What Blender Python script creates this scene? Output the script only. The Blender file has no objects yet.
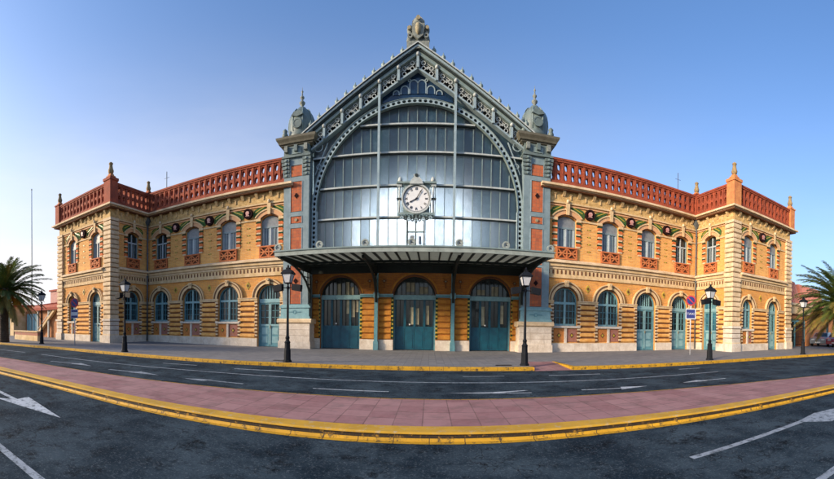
import bpy, math, random
from mathutils import Matrix, Vector
random.seed(7)
PI = math.pi
sc = bpy.context.scene
COL = sc.collection

# ------------------------------------------------------------------ materials
def _n(nt, t, **kw):
    n = nt.nodes.new(t)
    for k, v in kw.items():
        if k in n.inputs: n.inputs[k].default_value = v
        else: setattr(n, k, v)
    return n
def _mix(nt, f, a, b, mode='MIX'):
    m = nt.nodes.new('ShaderNodeMix'); m.data_type = 'RGBA'; m.blend_type = mode
    for s, v in ((0, f), (6, a), (7, b)):
        if hasattr(v, 'links') or isinstance(v, bpy.types.NodeSocket): nt.links.new(v, m.inputs[s])
        else: m.inputs[s].default_value = v if s == 0 else (*v[:3], 1)
    return m.outputs[2]
def base_mat(name):
    m = bpy.data.materials.new(name); m.use_nodes = True
    nt = m.node_tree; nt.nodes.clear()
    out = nt.nodes.new('ShaderNodeOutputMaterial')
    b = nt.nodes.new('ShaderNodeBsdfPrincipled'); nt.links.new(b.outputs[0], out.inputs[0])
    return m, nt, b, out
def noise(nt, vec, scale, detail=4, rough=.6):
    n = _n(nt, 'ShaderNodeTexNoise', Scale=scale, Detail=detail, Roughness=rough)
    nt.links.new(vec, n.inputs['Vector']); return n.outputs['Fac']
def ramp(nt, fac, a, b):
    r = nt.nodes.new('ShaderNodeMapRange'); r.inputs[1].default_value = a; r.inputs[2].default_value = b
    nt.links.new(fac, r.inputs[0]); return r.outputs[0]
def weathered(name, c, c2=None, rough=.8, scale=3., amt=.6, fine=30., bump=.15, metal=0., streak=.35, dirt=(.10, .08, .06), spec=.4, world=False):
    m, nt, b, out = base_mat(name)
    tc = nt.nodes.new('ShaderNodeTexCoord')
    if world:
        g = nt.nodes.new('ShaderNodeNewGeometry'); v = g.outputs['Position']
    else: v = tc.outputs['Object']
    c2 = c2 or tuple(x * .68 for x in c)
    col = _mix(nt, ramp(nt, noise(nt, v, scale), .35, .68), c, c2)
    f = ramp(nt, noise(nt, v, fine, 3), .3, .75)
    mul = nt.nodes.new('ShaderNodeMath'); mul.operation = 'MULTIPLY'; mul.inputs[1].default_value = amt * .5
    nt.links.new(f, mul.inputs[0])
    col = _mix(nt, mul.outputs[0], col, tuple(x * .45 for x in c2))
    if streak:
        mp = _n(nt, 'ShaderNodeMapping'); mp.inputs['Scale'].default_value = (2.6, 2.6, .35)
        nt.links.new(v, mp.inputs['Vector'])
        s = ramp(nt, noise(nt, mp.outputs[0], 2.2, 5, .65), .52, .8)
        mu = nt.nodes.new('ShaderNodeMath'); mu.operation = 'MULTIPLY'; mu.inputs[1].default_value = streak
        nt.links.new(s, mu.inputs[0])
        col = _mix(nt, mu.outputs[0], col, dirt)
    nt.links.new(col, b.inputs['Base Color'])
    b.inputs['Roughness'].default_value = rough; b.inputs['Metallic'].default_value = metal
    b.inputs['Specular IOR Level'].default_value = spec
    if bump:
        bp = _n(nt, 'ShaderNodeBump', Strength=bump, Distance=.02); nt.links.new(f, bp.inputs['Height'])
        nt.links.new(bp.outputs[0], b.inputs['Normal'])
    return m
def bricks(name, a, b_, mortar, w=.27, h=.075, ms=.012, offset=.5, plane='xz', rough=.85, blotch=.5, streak=.3, blotchcol=None, bump=.5, msmooth=.1):
    m, nt, bs, out = base_mat(name)
    tc = nt.nodes.new('ShaderNodeTexCoord'); sep = nt.nodes.new('ShaderNodeSeparateXYZ'); comb = nt.nodes.new('ShaderNodeCombineXYZ')
    nt.links.new(tc.outputs['Object'], sep.inputs[0])
    if plane == 'xz':
        ad = nt.nodes.new('ShaderNodeMath'); ad.operation = 'ADD'
        nt.links.new(sep.outputs[0], ad.inputs[0]); nt.links.new(sep.outputs[1], ad.inputs[1])
        nt.links.new(ad.outputs[0], comb.inputs[0]); nt.links.new(sep.outputs[2], comb.inputs[1])
    else:
        nt.links.new(sep.outputs[0], comb.inputs[0]); nt.links.new(sep.outputs[1], comb.inputs[1])
    br = _n(nt, 'ShaderNodeTexBrick', Scale=1.0); br.offset = offset
    br.inputs['Color1'].default_value = (*a, 1); br.inputs['Color2'].default_value = (*b_, 1); br.inputs['Mortar'].default_value = (*mortar, 1)
    br.inputs['Mortar Size'].default_value = ms; br.inputs['Mortar Smooth'].default_value = msmooth
    br.inputs['Brick Width'].default_value = w; br.inputs['Row Height'].default_value = h
    nt.links.new(comb.outputs[0], br.inputs['Vector'])
    v = tc.outputs['Object']
    n1 = ramp(nt, noise(nt, v, 1.1, 6, .7), .4, .75)
    mu = nt.nodes.new('ShaderNodeMath'); mu.operation = 'MULTIPLY'; mu.inputs[1].default_value = blotch
    nt.links.new(n1, mu.inputs[0])
    col = _mix(nt, mu.outputs[0], br.outputs['Color'], blotchcol or tuple(x * .5 for x in b_))
    n3 = ramp(nt, noise(nt, v, 9, 3, .6), .3, .8)
    mu3 = nt.nodes.new('ShaderNodeMath'); mu3.operation = 'MULTIPLY'; mu3.inputs[1].default_value = .35
    nt.links.new(n3, mu3.inputs[0]); col = _mix(nt, mu3.outputs[0], col, tuple(min(1, x * 1.35) for x in a))
    if streak:
        mp = _n(nt, 'ShaderNodeMapping'); mp.inputs['Scale'].default_value = (2.6, 2.6, .35) if plane == 'xz' else (1, 1, 1)
        nt.links.new(v, mp.inputs['Vector'])
        s = ramp(nt, noise(nt, mp.outputs[0], 2.0, 5, .65), .5, .8)
        m2 = nt.nodes.new('ShaderNodeMath'); m2.operation = 'MULTIPLY'; m2.inputs[1].default_value = streak
        nt.links.new(s, m2.inputs[0]); col = _mix(nt, m2.outputs[0], col, (.08, .06, .05))
    nt.links.new(col, bs.inputs['Base Color']); bs.inputs['Roughness'].default_value = rough
    bp = _n(nt, 'ShaderNodeBump', Strength=bump, Distance=.015); bp.invert = True
    nt.links.new(br.outputs['Fac'], bp.inputs['Height']); nt.links.new(bp.outputs[0], bs.inputs['Normal'])
    return m
def glass_mat(name, c, rough=.08, spec=.5, wav=.02, coat=0.):
    m, nt, b, out = base_mat(name)
    tc = nt.nodes.new('ShaderNodeTexCoord')
    n = noise(nt, tc.outputs['Object'], 1.7, 3)
    col = _mix(nt, ramp(nt, n, .35, .7), c, tuple(x * .45 for x in c))
    nt.links.new(col, b.inputs['Base Color'])
    b.inputs['Roughness'].default_value = rough; b.inputs['Specular IOR Level'].default_value = spec
    bp = _n(nt, 'ShaderNodeBump', Strength=.25, Distance=wav); nt.links.new(n, bp.inputs['Height']); nt.links.new(bp.outputs[0], b.inputs['Normal'])
    return m

M = {}
M['brick'] = bricks('ochre_brick', (.76, .34, .055), (.55, .19, .025), (.42, .26, .13), blotch=.35, streak=.25)
M['brick_up'] = bricks('orange_brick', (.84, .41, .085), (.62, .22, .03), (.52, .34, .18), blotch=.35, streak=.2)
M['band'] = weathered('yellow_brick_band', (.84, .47, .15), (.68, .30, .06), fine=14, scale=2.5, streak=.2)
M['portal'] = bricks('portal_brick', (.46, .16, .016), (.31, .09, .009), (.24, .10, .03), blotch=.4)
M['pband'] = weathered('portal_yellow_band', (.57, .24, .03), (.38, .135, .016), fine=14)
M['beige'] = weathered('beige_stone', (.74, .54, .31), (.54, .37, .17), scale=2.2, streak=.35, dirt=(.2, .14, .08))
M['frieze'] = weathered('mottled_frieze', (.78, .53, .22), (.40, .24, .08), scale=5, fine=18, amt=1., streak=.3)
M['stone'] = weathered('white_stone', (.74, .65, .54), (.56, .46, .35), scale=2.5, fine=12, streak=.4, dirt=(.22, .17, .12))
M['quoin'] = weathered('quoin_stone', (.77, .60, .39), (.58, .41, .23), scale=2.2, fine=14, streak=.3, dirt=(.25, .17, .1))
M['groove'] = weathered('dark_groove', (.17, .065, .025), scale=5, streak=0)
M['terra'] = weathered('terracotta', (.42, .085, .032), (.24, .05, .022), scale=1.6, fine=14, amt=1., streak=.5, dirt=(.12, .05, .03))
M['terra_dark'] = weathered('terracotta_shadow_side', (.22, .05, .03), scale=4)
M['terra_orange'] = weathered('terracotta_corner', (.66, .27, .09), (.50, .17, .06), scale=3)
M['redtile'] = bricks('red_tile_panel', (.50, .13, .04), (.32, .07, .03), (.22, .10, .06), w=.2, h=.2, offset=0, blotch=.5, streak=.5)
M['redpanel'] = weathered('red_panel', (.40, .13, .07), (.34, .18, .14), scale=6, streak=.3)
M['orangepanel'] = weathered('orange_panel', (.60, .22, .05), scale=6, streak=.2)
M['ringpink'] = weathered('pink_brick_ring', (.66, .31, .14), (.6, .38, .2), scale=8, streak=.1)
M['green'] = weathered('green_tile', (.02, .11, .03), (.09, .12, .03), scale=8, streak=0, rough=.85, spec=.15)
M['darkgreen'] = weathered('dark_green_brick', (.02, .065, .03), scale=8, streak=0, rough=.85, spec=.15)
M['yellowtile'] = weathered('yellow_tile', (.55, .42, .05), scale=8, streak=0, rough=.35)
M['black'] = weathered('black_paint', (.012, .012, .016), scale=8, streak=0, rough=.45)
M['medal'] = weathered('dark_medallion', (.03, .012, .012), scale=8, streak=0, rough=.9, spec=.1)
M['face'] = weathered('pale_relief', (.62, .42, .36), (.45, .1, .08), scale=9, streak=0, rough=.5)
M['teal'] = weathered('teal_paint', (.12, .30, .34), (.08, .20, .24), scale=4, rough=.5, streak=.25)
M['teal_l'] = weathered('pale_teal_paint', (.24, .42, .44), (.17, .32, .35), scale=4, rough=.5, streak=.2)
M['bluedoor'] = weathered('blue_door', (.006, .095, .14), (.006, .055, .09), scale=3, rough=.45, streak=.3, dirt=(.01, .03, .05))
M['iron'] = weathered('grey_green_iron', (.24, .31, .30), (.16, .22, .21), scale=3, rough=.5, streak=.35, dirt=(.07, .08, .06))
M['ironL'] = weathered('pale_blue_iron', (.33, .42, .44), (.24, .32, .35), scale=3, rough=.45, streak=.2)
M['ironW'] = weathered('white_lattice_iron', (.50, .54, .52), (.36, .39, .37), scale=4, rough=.5, streak=.2)
M['ironB'] = weathered('blue_grey_pillar', (.22, .29, .31), (.15, .215, .235), scale=3, rough=.55, streak=.25)
M['ironbrown'] = weathered('tarnished_cornice', (.15, .14, .10), (.10, .09, .06), scale=4, rough=.6)
M['dome'] = weathered('dome_metal', (.15, .20, .19), (.09, .12, .115), scale=3, rough=.5, streak=.4)
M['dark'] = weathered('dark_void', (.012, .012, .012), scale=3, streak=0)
M['beam'] = weathered('dark_beam', (.018, .028, .025), scale=3, streak=0, rough=.6)
M['crest'] = weathered('crest_stone', (.27, .29, .25), (.13, .15, .14), scale=7, fine=20, streak=.3)
M['gold'] = weathered('gilt_stone', (.36, .31, .19), scale=8, streak=0)
M['glass_dk'] = glass_mat('dark_window_glass', (.018, .03, .032), .06)
M['glass_bl'] = glass_mat('blue_window_glass', (.03, .14, .20), .10)
M['glass_nv'] = glass_mat('navy_glass', (.008, .03, .07), .08)
M['band2'] = weathered('ochre_stone', (.70, .50, .26), (.46, .31, .13), scale=4, streak=.3)
M['qgroove'] = weathered('quoin_joint', (.30, .17, .08), (.2, .11, .05), scale=4, streak=0)
M['curtain_glint'] = weathered('pale_curtain_glint', (.46, .42, .28), (.30, .27, .18), scale=4, streak=.2)  # curtain colour, also paints bright reflections on the portal door glass
M['jamb'] = weathered('red_jamb_brick', (.68, .17, .035), (.5, .12, .03), scale=8, streak=0)
M['railing'] = weathered('railing_terracotta', (.60, .19, .06), (.42, .11, .035), scale=4, streak=.2)
M['louvre'] = weathered('blue_shutter', (.21, .28, .30), (.15, .21, .23), scale=3, rough=.5, streak=.1)
M['louvre2'] = weathered('dark_shutter', (.07, .11, .17), scale=3, rough=.5, streak=.1)
M['pale'] = weathered('pale_window_paint', (.46, .52, .53), (.36, .42, .44), scale=4, rough=.5, streak=.1)
M['greypane'] = weathered('grey_blind', (.24, .26, .27), (.16, .18, .19), scale=5, rough=.45, streak=.15)
M['dial'] = weathered('clock_dial', (.80, .80, .78), (.7, .7, .68), scale=3, rough=.4, streak=.05)
M['post'] = weathered('lamp_paint', (.010, .012, .016), scale=5, rough=.7, streak=0, spec=.2)
M['lampglass'] = weathered('lamp_glass', (.62, .64, .66), (.5, .5, .5), rough=.25, streak=.1)
M['zinc'] = weathered('zinc_pipe', (.11, .13, .14), scale=3, rough=.5)
M['signwhite'] = weathered('sign_white', (.6, .62, .66), scale=3, streak=0, rough=.4)
M['signblue'] = weathered('sign_blue', (.01, .022, .16), (.01, .02, .12), scale=3, streak=0, rough=.4)
M['signred'] = weathered('sign_red', (.55, .02, .04), scale=3, streak=0, rough=.4)
M['pink'] = weathered('pink_plaster', (.60, .33, .27), (.5, .25, .2), scale=1.5)
M['pinkroof'] = weathered('pink_roof', (.78, .30, .22), (.62, .22, .16), scale=2)
M['redroof'] = weathered('red_roof', (.40, .08, .04), (.30, .05, .03), scale=2)
M['annex'] = bricks('annex_brick', (.52, .20, .06), (.42, .14, .04), (.33, .18, .09))
M['canopy'] = weathered('canopy_sheet', (.55, .55, .48), (.40, .40, .34), scale=2.5, rough=.6, streak=.3)
def add_translucency(m, f, c):
    nt = m.node_tree; out = [n for n in nt.nodes if n.type == 'OUTPUT_MATERIAL'][0]; src = out.inputs[0].links[0].from_socket
    tr = nt.nodes.new('ShaderNodeBsdfTranslucent'); tr.inputs[0].default_value = (*c, 1)
    mx = nt.nodes.new('ShaderNodeMixShader'); mx.inputs[0].default_value = f
    nt.links.new(src, mx.inputs[1]); nt.links.new(tr.outputs[0], mx.inputs[2]); nt.links.new(mx.outputs[0], out.inputs[0])
add_translucency(M['canopy'], .42, (.7, .72, .64))
M['lip'] = weathered('canopy_lip', (.34, .38, .34), (.24, .28, .25), scale=3, rough=.5, streak=.4)

def hall_glass():
    m, nt, b, out = base_mat('hall_glass')
    tc = nt.nodes.new('ShaderNodeTexCoord')
    br = _n(nt, 'ShaderNodeTexBrick', Scale=1.0); br.offset = 0
    sep = nt.nodes.new('ShaderNodeSeparateXYZ'); comb = nt.nodes.new('ShaderNodeCombineXYZ')
    nt.links.new(tc.outputs['Object'], sep.inputs[0]); nt.links.new(sep.outputs[0], comb.inputs[0]); nt.links.new(sep.outputs[2], comb.inputs[1])
    br.inputs['Color1'].default_value = (.008, .026, .042, 1); br.inputs['Color2'].default_value = (.022, .055, .08, 1); br.inputs['Mortar'].default_value = (.03, .06, .08, 1)
    br.inputs['Brick Width'].default_value = .535; br.inputs['Row Height'].default_value = 1.8; br.inputs['Mortar Size'].default_value = 0
    nt.links.new(comb.outputs[0], br.inputs['Vector'])
    n = noise(nt, tc.outputs['Object'], 2.4, 6, .7)
    col = _mix(nt, ramp(nt, n, .5, .75), br.outputs['Color'], (.07, .12, .15))
    nt.links.new(col, b.inputs['Base Color']); b.inputs['Roughness'].default_value = .15; b.inputs['Specular IOR Level'].default_value = .5
    tr = nt.nodes.new('ShaderNodeBsdfTranslucent'); b2 = _n(nt, 'ShaderNodeTexBrick', Scale=1.0); b2.offset = 0; mpp = _n(nt, 'ShaderNodeMapping'); mpp.inputs['Location'].default_value = (-.05, -.4, 0)
    nt.links.new(comb.outputs[0], mpp.inputs['Vector']); nt.links.new(mpp.outputs[0], b2.inputs['Vector'])
    b2.inputs['Color1'].default_value = (.9, .93, .95, 1); b2.inputs['Color2'].default_value = (.5, .54, .57, 1); b2.inputs['Brick Width'].default_value = .535; b2.inputs['Row Height'].default_value = 1.8; b2.inputs['Mortar Size'].default_value = 0
    tcol = _mix(nt, ramp(nt, n, .45, .8), b2.outputs['Color'], (.50, .54, .56)); nt.links.new(tcol, tr.inputs[0])
    mx = nt.nodes.new('ShaderNodeMixShader'); mx.inputs[0].default_value = .22
    nt.links.new(b.outputs[0], mx.inputs[1]); nt.links.new(tr.outputs[0], mx.inputs[2]); nt.links.new(mx.outputs[0], out.inputs[0])
    return m
M['hallglass'] = hall_glass()
def lit():  # emission for the added panel behind the hall glass
    m, nt, b, out = base_mat('glow_panel')
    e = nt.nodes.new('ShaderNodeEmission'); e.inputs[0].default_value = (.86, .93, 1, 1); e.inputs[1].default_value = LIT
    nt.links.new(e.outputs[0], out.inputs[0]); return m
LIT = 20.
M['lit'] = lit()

def asphalt(name, a, b_, patch):
    m, nt, b, out = base_mat(name)
    g = nt.nodes.new('ShaderNodeNewGeometry'); v = g.outputs['Position']
    col = _mix(nt, ramp(nt, noise(nt, v, .8, 7, .72), .40, .62), a, b_)
    col = _mix(nt, ramp(nt, noise(nt, v, 2.3, 7, .8), .52, .64), col, patch)
    f = noise(nt, v, 38, 4, .8)
    col = _mix(nt, ramp(nt, f, .54, .72), col, (.13, .15, .16))
    mp = _n(nt, 'ShaderNodeMapping'); mp.inputs['Scale'].default_value = (.5, 3, 1); nt.links.new(v, mp.inputs['Vector'])
    f2 = noise(nt, mp.outputs[0], 5, 5, .7)
    col = _mix(nt, ramp(nt, f2, .58, .85), col, tuple(x * .45 for x in a))
    vo = _n(nt, 'ShaderNodeTexVoronoi', Scale=.9); vo.feature = 'DISTANCE_TO_EDGE'
    nd = _n(nt, 'ShaderNodeTexNoise', Scale=3.0, Detail=4.0); nt.links.new(v, nd.inputs['Vector'])
    va = nt.nodes.new('ShaderNodeVectorMath'); va.operation = 'ADD'; nt.links.new(v, va.inputs[0]); nt.links.new(nd.outputs['Color'], va.inputs[1])
    nt.links.new(va.outputs[0], vo.inputs['Vector'])
    cr = ramp(nt, vo.outputs['Distance'], .012, 0.0)
    gate = ramp(nt, noise(nt, v, .8, 2), .5, .6)
    mm = nt.nodes.new('ShaderNodeMath'); mm.operation = 'MULTIPLY'; nt.links.new(cr, mm.inputs[0]); nt.links.new(gate, mm.inputs[1])
    col = _mix(nt, mm.outputs[0], col, (.006, .006, .007))
    nt.links.new(col, b.inputs['Base Color']); b.inputs['Roughness'].default_value = .92; b.inputs['Specular IOR Level'].default_value = .08
    bp = _n(nt, 'ShaderNodeBump', Strength=.6, Distance=.012); nt.links.new(f, bp.inputs['Height']); nt.links.new(bp.outputs[0], b.inputs['Normal'])
    return m
M['asphalt'] = asphalt('asphalt', (.010, .020, .029), (.046, .068, .082), (.004, .007, .010))
def paint(name, c, under, wear=.5, joints=False):
    m, nt, b, out = base_mat(name)
    g = nt.nodes.new('ShaderNodeNewGeometry'); v = g.outputs['Position']
    col = _mix(nt, ramp(nt, noise(nt, v, 2.2, 3), .35, .7), c, tuple(x * .72 for x in c))
    col = _mix(nt, ramp(nt, noise(nt, v, 9, 6, .75), wear, wear + .1), col, under)
    col = _mix(nt, ramp(nt, noise(nt, v, 40, 3, .75), .6, .8), col, under)
    if joints:
        br = _n(nt, 'ShaderNodeTexBrick', Scale=1.0); br.offset = 0
        br.inputs['Brick Width'].default_value = .47; br.inputs['Row Height'].default_value = 50; br.inputs['Mortar Size'].default_value = .006; br.inputs['Mortar Smooth'].default_value = .2
        nt.links.new(v, br.inputs['Vector'])
        col = _mix(nt, br.outputs['Fac'], col, (.03, .02, .015))
    nt.links.new(col, b.inputs['Base Color']); b.inputs['Roughness'].default_value = .7
    return m
M['white_paint'] = paint('white_road_paint', (.48, .52, .54), (.08, .10, .11), .51)
M['white_faded'] = paint('faded_road_paint', (.30, .34, .37), (.06, .08, .09), .50)
M['yellow_kerb'] = paint('yellow_kerb_paint', (.54, .29, .008), (.06, .04, .015), .53, True)
M['yellow_top'] = paint('yellow_kerb_top', (.58, .32, .02), (.46, .35, .19), .55)
M['kerb_dark'] = paint('worn_kerb_edge', (.035, .022, .012), (.42, .22, .02), .56)
M['paving'] = bricks('grey_paving', (.20, .195, .19), (.135, .135, .14), (.10, .10, .105), w=.3, h=.3, offset=0, plane='xy', blotch=.45, blotchcol=(.10, .105, .11), streak=0, ms=.01)
M['pinkpave'] = bricks('pink_paving', (.31, .16, .15), (.20, .08, .08), (.11, .05, .045), w=.42, h=.42, offset=0, plane='xy', blotch=.55, blotchcol=(.36, .21, .20), streak=.7, ms=.009)
M['soil'] = weathered('distant_ground', (.12, .11, .09), scale=.4, streak=0, world=True)
M['bark'] = weathered('palm_bark', (.13, .085, .05), (.06, .04, .025), scale=9, fine=30, amt=1, bump=.6, streak=0)
def leafmat(name, c, c2):
    m, nt, b, out = base_mat(name)
    tc = nt.nodes.new('ShaderNodeTexCoord')
    col = _mix(nt, ramp(nt, noise(nt, tc.outputs['Object'], 1.6, 3), .35, .65), c, c2)
    nt.links.new(col, b.inputs['Base Color']); b.inputs['Roughness'].default_value = .5
    tr = nt.nodes.new('ShaderNodeBsdfTranslucent'); nt.links.new(col, tr.inputs[0])
    mx = nt.nodes.new('ShaderNodeMixShader'); mx.inputs[0].default_value = .2
    nt.links.new(b.outputs[0], mx.inputs[1]); nt.links.new(tr.outputs[0], mx.inputs[2]); nt.links.new(mx.outputs[0], out.inputs[0])
    return m
M['frond'] = leafmat('palm_frond', (.115, .15, .025), (.045, .08, .018))
M['frond_y'] = leafmat('palm_frond_old', (.28, .20, .04), (.13, .12, .03))
M['fruit'] = weathered('date_stalk', (.60, .26, .03), (.55, .38, .04), scale=5, streak=0)
def carpaint(name, c):
    m, nt, b, out = base_mat(name)
    b.inputs['Base Color'].default_value = (*c, 1); b.inputs['Roughness'].default_value = .3; b.inputs['Coat Weight'].default_value = .8
    b.inputs['Metallic'].default_value = .3
    return m
M['silver'] = carpaint('silver_paint', (.22, .24, .26)); M['maroon'] = carpaint('maroon_paint', (.28, .015, .03)); M['redcar'] = carpaint('red_paint', (.42, .02, .03))
M['tyre'] = weathered('tyre', (.015, .015, .015), streak=0)

# ------------------------------------------------------------------ mesh builder
class MB:
    def __init__(s): s.v = []; s.f = []; s.m = []; s.mats = []; s.sm = []
    def mi(s, m):
        if m not in s.mats: s.mats.append(m)
        return s.mats.index(m)
    def add(s, vs, fs, m, smooth=False):
        o = len(s.v); s.v += [tuple(p) for p in vs]; k = s.mi(m)
        for f in fs: s.f.append([i + o for i in f]); s.m.append(k); s.sm.append(smooth)
    def box(s, x0, x1, y0, y1, z0, z1, m):
        if x0 > x1: x0, x1 = x1, x0
        if y0 > y1: y0, y1 = y1, y0
        s.add([(x0, y0, z0), (x1, y0, z0), (x1, y1, z0), (x0, y1, z0), (x0, y0, z1), (x1, y0, z1), (x1, y1, z1), (x0, y1, z1)],
              [(0, 3, 2, 1), (4, 5, 6, 7), (0, 1, 5, 4), (1, 2, 6, 5), (2, 3, 7, 6), (3, 0, 4, 7)], m)
    def prism(s, pts, y0, y1, m):                       # pts in (x, z), counter-clockwise seen from -y
        n = len(pts)
        s.add([(x, y0, z) for x, z in pts] + [(x, y1, z) for x, z in pts],
              [tuple(range(n)), tuple(range(2 * n - 1, n - 1, -1))] + [(i, i + n, (i + 1) % n + n, (i + 1) % n) for i in range(n)], m)
    def prismx(s, pts, x0, x1, m):                      # pts in (y, z)
        n = len(pts)
        s.add([(x0, y, z) for y, z in pts] + [(x1, y, z) for y, z in pts],
              [tuple(range(n)), tuple(range(2 * n - 1, n - 1, -1))] + [(i, i + n, (i + 1) % n + n, (i + 1) % n) for i in range(n)], m)
    def bar(s, x0, z0, x1, z1, w, y0, y1, m):
        dx, dz = x1 - x0, z1 - z0; l = math.hypot(dx, dz) or 1; nx, nz = -dz / l * w / 2, dx / l * w / 2
        s.prism([(x0 - nx, z0 - nz), (x1 - nx, z1 - nz), (x1 + nx, z1 + nz), (x0 + nx, z0 + nz)], y0, y1, m)
    def ring(s, cx, cz, r0, r1, a0, a1, n, y0, y1, m):
        for i in range(n):
            a, b = a0 + (a1 - a0) * i / n, a0 + (a1 - a0) * (i + 1) / n
            s.prism([(cx + r0 * math.cos(a), cz + r0 * math.sin(a)), (cx + r1 * math.cos(a), cz + r1 * math.sin(a)),
                     (cx + r1 * math.cos(b), cz + r1 * math.sin(b)), (cx + r0 * math.cos(b), cz + r0 * math.sin(b))], y0, y1, m)
    def disc(s, cx, cz, r, y0, y1, m, n=20):
        s.prism([(cx + r * math.cos(2 * PI * i / n), cz + r * math.sin(2 * PI * i / n)) for i in range(n)], y0, y1, m)
    def lathe(s, prof, cx, cy, m, n=16, sq=False, smooth=True):
        vs = []; fs = []
        for r, z in prof:
            for i in range(n):
                a = 2 * PI * (i + (.5 if sq else 0)) / n
                rr = r / math.cos(PI / n) if sq else r
                vs.append((cx + rr * math.cos(a), cy + rr * math.sin(a), z))
        for k in range(len(prof) - 1):
            for i in range(n):
                j = (i + 1) % n
                fs.append((k * n + i, k * n + j, (k + 1) * n + j, (k + 1) * n + i))
        fs.append(tuple(range(n - 1, -1, -1))); fs.append(tuple((len(prof) - 1) * n + i for i in range(n)))
        s.add(vs, fs, m, smooth and not sq)
    def tube(s, pts, r, m, n=8, r1=None, smooth=True):
        vs = []; fs = []; N = len(pts); r1 = r if r1 is None else r1
        for k, p in enumerate(pts):
            p = Vector(p); a = Vector(pts[max(0, k - 1)]); b = Vector(pts[min(N - 1, k + 1)])
            t = (b - a).normalized(); u = t.orthogonal() if abs(t.z) > .95 else t.cross(Vector((0, 0, 1))); u.normalize(); w = t.cross(u)
            rr = r + (r1 - r) * k / max(1, N - 1)
            for i in range(n):
                a_ = 2 * PI * i / n; vs.append(p + (u * math.cos(a_) + w * math.sin(a_)) * rr)
        for k in range(N - 1):
            for i in range(n): j = (i + 1) % n; fs.append((k * n + i, k * n + j, (k + 1) * n + j, (k + 1) * n + i))
        fs.append(tuple(range(n - 1, -1, -1))); fs.append(tuple((N - 1) * n + i for i in range(n)))
        s.add(vs, fs, m, smooth)
    def cell(s, P, y0, y1, m, hx=.5, hy=.5, cu=.5, cv=.5):   # unit cell with an eight-sided hole; P maps (u, v) to (x, z)
        o = [(0, 0), (.5, 0), (1, 0), (1, .5), (1, 1), (.5, 1), (0, 1), (0, .5)]
        h = [(cu + hx * .5 * math.cos(a), cv + hy * .5 * math.sin(a)) for a in [math.radians(d) for d in (225, 270, 315, 0, 45, 90, 135, 180)]]
        O = [P(*p) for p in o]; Hh = [P(*p) for p in h]
        vs = [(x, y0, z) for x, z in O] + [(x, y0, z) for x, z in Hh] + [(x, y1, z) for x, z in O] + [(x, y1, z) for x, z in Hh]
        fs = []
        for i in range(8):
            j = (i + 1) % 8
            fs += [(i, j, 8 + j, 8 + i), (16 + j, 16 + i, 24 + i, 24 + j), (8 + i, 8 + j, 24 + j, 24 + i), (j, i, 16 + i, 16 + j)]
        s.add(vs, fs, m)
    def build(s, name, parent=None, mat=None):
        me = bpy.data.meshes.new(name); me.from_pydata(s.v, [], s.f)
        for m in s.mats: me.materials.append(M[m])
        me.polygons.foreach_set('material_index', s.m); me.polygons.foreach_set('use_smooth', s.sm); me.update()
        o = bpy.data.objects.new(name, me); COL.objects.link(o)
        if parent: o.parent = parent
        if mat is not None: o.matrix_local = mat
        return o
def tag(o, label=None, cat=None, group=None, kind=None):
    if label: o['label'] = label
    if cat: o['category'] = cat
    if group: o['group'] = group
    if kind: o['kind'] = kind
    return o
def empty(name, loc=(0, 0, 0), rz=0.):
    o = bpy.data.objects.new(name, None); COL.objects.link(o); o.location = loc; o.rotation_euler = (0, 0, rz); o.empty_display_size = .2; return o
def copy_tree(o, parent=None):
    c = o.copy(); COL.objects.link(c)
    if parent: c.parent = parent; c.matrix_parent_inverse = o.matrix_parent_inverse.copy()
    for ch in [x for x in bpy.data.objects if x.parent == o]: copy_tree(ch, c)
    return c
def FR(x, y, deg=0): return Matrix.Translation((x, y, 0)) @ Matrix.Rotation(math.radians(deg), 4, 'Z')
def TX(fr, x, z=0.): return fr @ Matrix.Translation((x, 0, z))

# ------------------------------------------------------------------ setting
XC, YP, YW, LP, WE = 0., 16.54, 20.36, 19.15, 26.07     # pavilion plane, wing plane, return wall x, end wall x
def sweep(mb, path, prof, m, close=False):
    rows = []
    for k, (x, y) in enumerate(path):
        a = path[max(0, k - 1)]; b = path[min(len(path) - 1, k + 1)]
        dx, dy = b[0] - a[0], b[1] - a[1]; l = math.hypot(dx, dy); nx, ny = -dy / l, dx / l
        rows.append([(x + nx * o, y + ny * o, z) for o, z in prof])
    n = len(prof); vs = [p for r in rows for p in r]
    fs = [(k * n + i, (k + 1) * n + i, (k + 1) * n + i + 1, k * n + i + 1) for k in range(len(path) - 1) for i in range(n - 1)]
    mb.add(vs, fs, m)
def smooth_path(p, n=6):
    out = []
    for i in range(len(p) - 1):
        p0 = p[max(0, i - 1)]; p1 = p[i]; p2 = p[i + 1]; p3 = p[min(len(p) - 1, i + 2)]
        for k in range(n):
            t = k / n
            out.append(tuple(.5 * (2 * b + (c - a) * t + (2 * a - 5 * b + 4 * c - d) * t * t + (-a + 3 * b - 3 * c + d) * t ** 3) for a, b, c, d in zip(p0, p1, p2, p3)))
    out.append(p[-1]); return out
ZR = -.12
mb = MB(); mb.add([(-900, -900, -.16), (900, -900, -.16), (900, 900, -.16), (-900, 900, -.16)], [(0, 1, 2, 3)], 'soil')
tag(mb.build('ground'), kind='structure')
mb = MB(); mb.add([(-140, -30, ZR), (140, -30, ZR), (140, 14.6, ZR), (-140, 14.6, ZR)], [(0, 1, 2, 3)], 'asphalt')
tag(mb.build('road'), kind='structure')
far_l = smooth_path([(-140, 3), (-60, 6.5), (-30, 8.9), (-21, 10.15), (-17.2, 10.9), (-13.2, 11.2), (-9.75, 11.5), (-6.6, 11.75), (-3.6, 12.15), (.6, 12.42), (4.6, 12.35)])
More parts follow.
